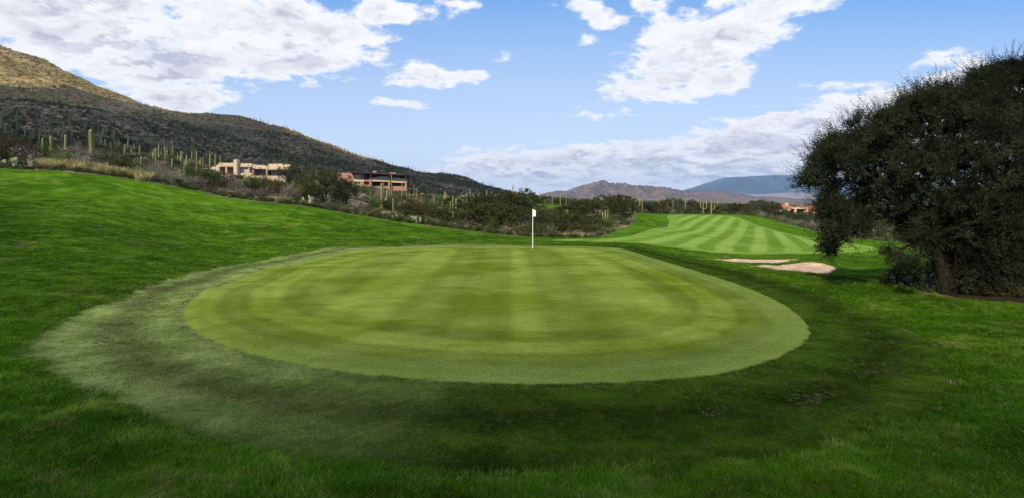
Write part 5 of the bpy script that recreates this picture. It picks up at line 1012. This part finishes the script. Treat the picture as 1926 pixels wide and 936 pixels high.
# ------------------------------------------------------------------ soil clods and leaves on the collar
def clods():
    rng = np.random.default_rng(9); me = []
    for i in range(3):
        m = rock_mesh(200+i); m.materials.clear(); m.materials.append(MATS['soil_clod']); me.append(m)
    pts = []
    for px, py, sx, sy, n in ((1540, 738, 26, 5, 60), (1660, 690, 30, 7, 60), (1330, 768, 14, 4, 16), (1500, 716, 10, 4, 12), (1620, 760, 60, 10, 26), (240, 545, 34, 6, 60), (1626, 620, 12, 3, 14), (205, 606, 10, 4, 12), (190, 632, 10, 3, 10)):
        q = [(rng.normal(px, sx), rng.normal(py, sy)) for _ in range(n)]; pts += [p for p in hits(q, 3.5, 60)]
    x = np.array([p[0] for p in pts]); y = np.array([p[1] for p in pts]); s = rng.uniform(.012, .045, len(x)); z = ground(x, y)+.008
    cover('soil_crumbs', np.column_stack([x, y, z]), np.column_stack([s*1.5, s*1.5, s*.7]), rng.uniform(0, 6.28, len(x)), rng.integers(0, 3, len(x)), me)
clods()

# ------------------------------------------------------------------ two added unseen clouds, shaped to shade the hill, near turf and dark tree
material('shade_cloud_white', lambda n: pbsdf(n, (.85, .85, .86), 1.0, None, 0.0))
def cloud(name, label, foot, zc, thick, seed, ragged=14, cell=9):
    """the patch of ground `foot` (world xyz) lies in this cloud's shade; the cloud hangs where the sun's rays to that patch cross height zc"""
    pts = []
    for x, y, z in foot: s = (zc-z)/SUNV.z; pts.append((x+SUNV.x*s, y+SUNV.y*s))
    pts = smooth_poly(pts, 5); lo_ = pts.min(0)-40; hi_ = pts.max(0)+40; xs = np.arange(lo_[0], hi_[0], cell); ys = np.arange(lo_[1], hi_[1], cell); X, Y = np.meshgrid(xs, ys); sd = poly_sd(pts, X, Y).reshape(X.shape)+(fbm(X/45, Y/45, 4, seed)-.5)*ragged*2
    inside = sd > 0; t = np.maximum(sd, .01); up = np.minimum(thick*(.6+.8*fbm(X/50, Y/50, 4, seed+1)), .30*t); dn = -np.minimum(thick*.3, .12*t)*(.7+.6*fbm(X/40, Y/40, 3, seed+2)); n1, n0 = X.shape; ids = np.arange(n0*n1).reshape(X.shape); q = inside[:-1, :-1] & inside[1:, :-1] & inside[:-1, 1:] & inside[1:, 1:]
    F = np.stack([ids[:-1, :-1], ids[:-1, 1:], ids[1:, 1:], ids[1:, :-1]], -1)[q]; V = np.concatenate([np.stack([X, Y, zc+up], -1).reshape(-1, 3), np.stack([X, Y, zc+dn], -1).reshape(-1, 3)]); m = n0*n1
    E = {}
    for f in F.tolist():
        for a, b in zip(f, f[1:]+f[:1]):
            if (b, a) in E: del E[(b, a)]
            else: E[(a, b)] = 1
    side = np.array([(b, a, a+m, b+m) for a, b in E]); F = np.vstack([F, F[:, ::-1]+m, side]); u, inv = np.unique(F, return_inverse=True)
    o = link(name, mesh_np(name, V[u], inv.reshape(-1, 4), MATS['shade_cloud_white'])); tag(o, label, 'cloud'); o['kind'] = 'stuff'; return o
def clouds():
    up = lambda px, py, D: P(px, py, D)
    cloud('shade_cloud', 'added cloud out of view behind the viewer, shaped to shade the hill', [up(-420, 240, 300), up(-150, 190, 340), up(0, 172, 350), up(60, 150, 370), up(105, 147, 390), up(160, 168, 400), up(235, 196, 415), up(300, 218, 420), up(330, 219, 425), up(430, 220, 475), up(560, 262, 490), up(590, 286, 450), up(690, 314, 470), up(735, 312, 560), (-70, 640, 30), (30, 640, 10), (60, 450, 0), (0, 360, 0), (-10, 262, 2), (-72, 246, 16), (-118, 200, 20), (-85, 110, 9), (-48, 62, 4), (-90, 58, 7), (-230, 80, 30)], 520, 60, 61)
    cloud('shade_cloud', 'smaller added cloud out of view, shaped to shade near turf and dark tree', [(-70, 16, 8), (-50, 38, 6), (-29, 33, 2.5), (-20, 23, .8), (-15, 13, .2), (-11, 8, 0), (-6, 7.5, 0), (0, 8, 0), (6, 7.2, 0), (11, 7.5, 0), (15, 10.5, 0), (16, 14, 0), (16.5, 18, 0), (19, 24, 0), (24, 32, 0), (40, 34, 0), (60, 30, 0), (70, -20, 0), (20, -50, 0), (-30, -40, 0), (-60, -10, 2)], 470, 24, 65, 3, 2.5)
clouds()

# ------------------------------------------------------------------ air
def haze():
    me = boxm(-9000, 9500, -400, 10800, -75, 455, 0); me.name = 'haze'; m = bpy.data.materials.new('air'); m.use_nodes = True; n = N(m.node_tree); out = n.new('ShaderNodeOutputMaterial'); v = n.new('ShaderNodeVolumePrincipled')
    v.inputs['Color'].default_value = (.34, .58, 1.0, 1); v.inputs['Density'].default_value = HAZE; v.inputs['Anisotropy'].default_value = .0; m.node_tree.links.new(v.outputs[0], out.inputs['Volume']); me.materials.append(m); o = link('haze', me); o['kind'] = 'stuff'
HAZE = 7.5e-5
haze()
def single_out():
    """small groups whose members look alike are told apart by their order from left"""
    ords = 'leftmost|second from left|third from left|fourth from left|fifth from left|sixth from left|seventh from left|eighth from left|ninth from left|tenth from left|eleventh from left|twelfth from left|thirteenth from left|fourteenth from left|fifteenth from left|sixteenth from left|seventeenth from left|eighteenth from left|nineteenth from left|twentieth from left|twenty-first from left|twenty-second from left|twenty-third from left|twenty-fourth from left|twenty-fifth from left'.split('|')
    G = {}
    for o in C.objects:
        if o.parent is None and 'group' in o and 'label' in o: G.setdefault(o['group'], []).append(o)
    for g, L in G.items():
        if 1 < len(L) <= len(ords):
            for q, o in zip(ords, sorted(L, key=lambda o: o.location.x/max(o.location.y, 1))): o['label'] = (q+' among the ' if 'from' in q else q+' of the ')+g
        elif len(L) == 1: del L[0]['group']
single_out()
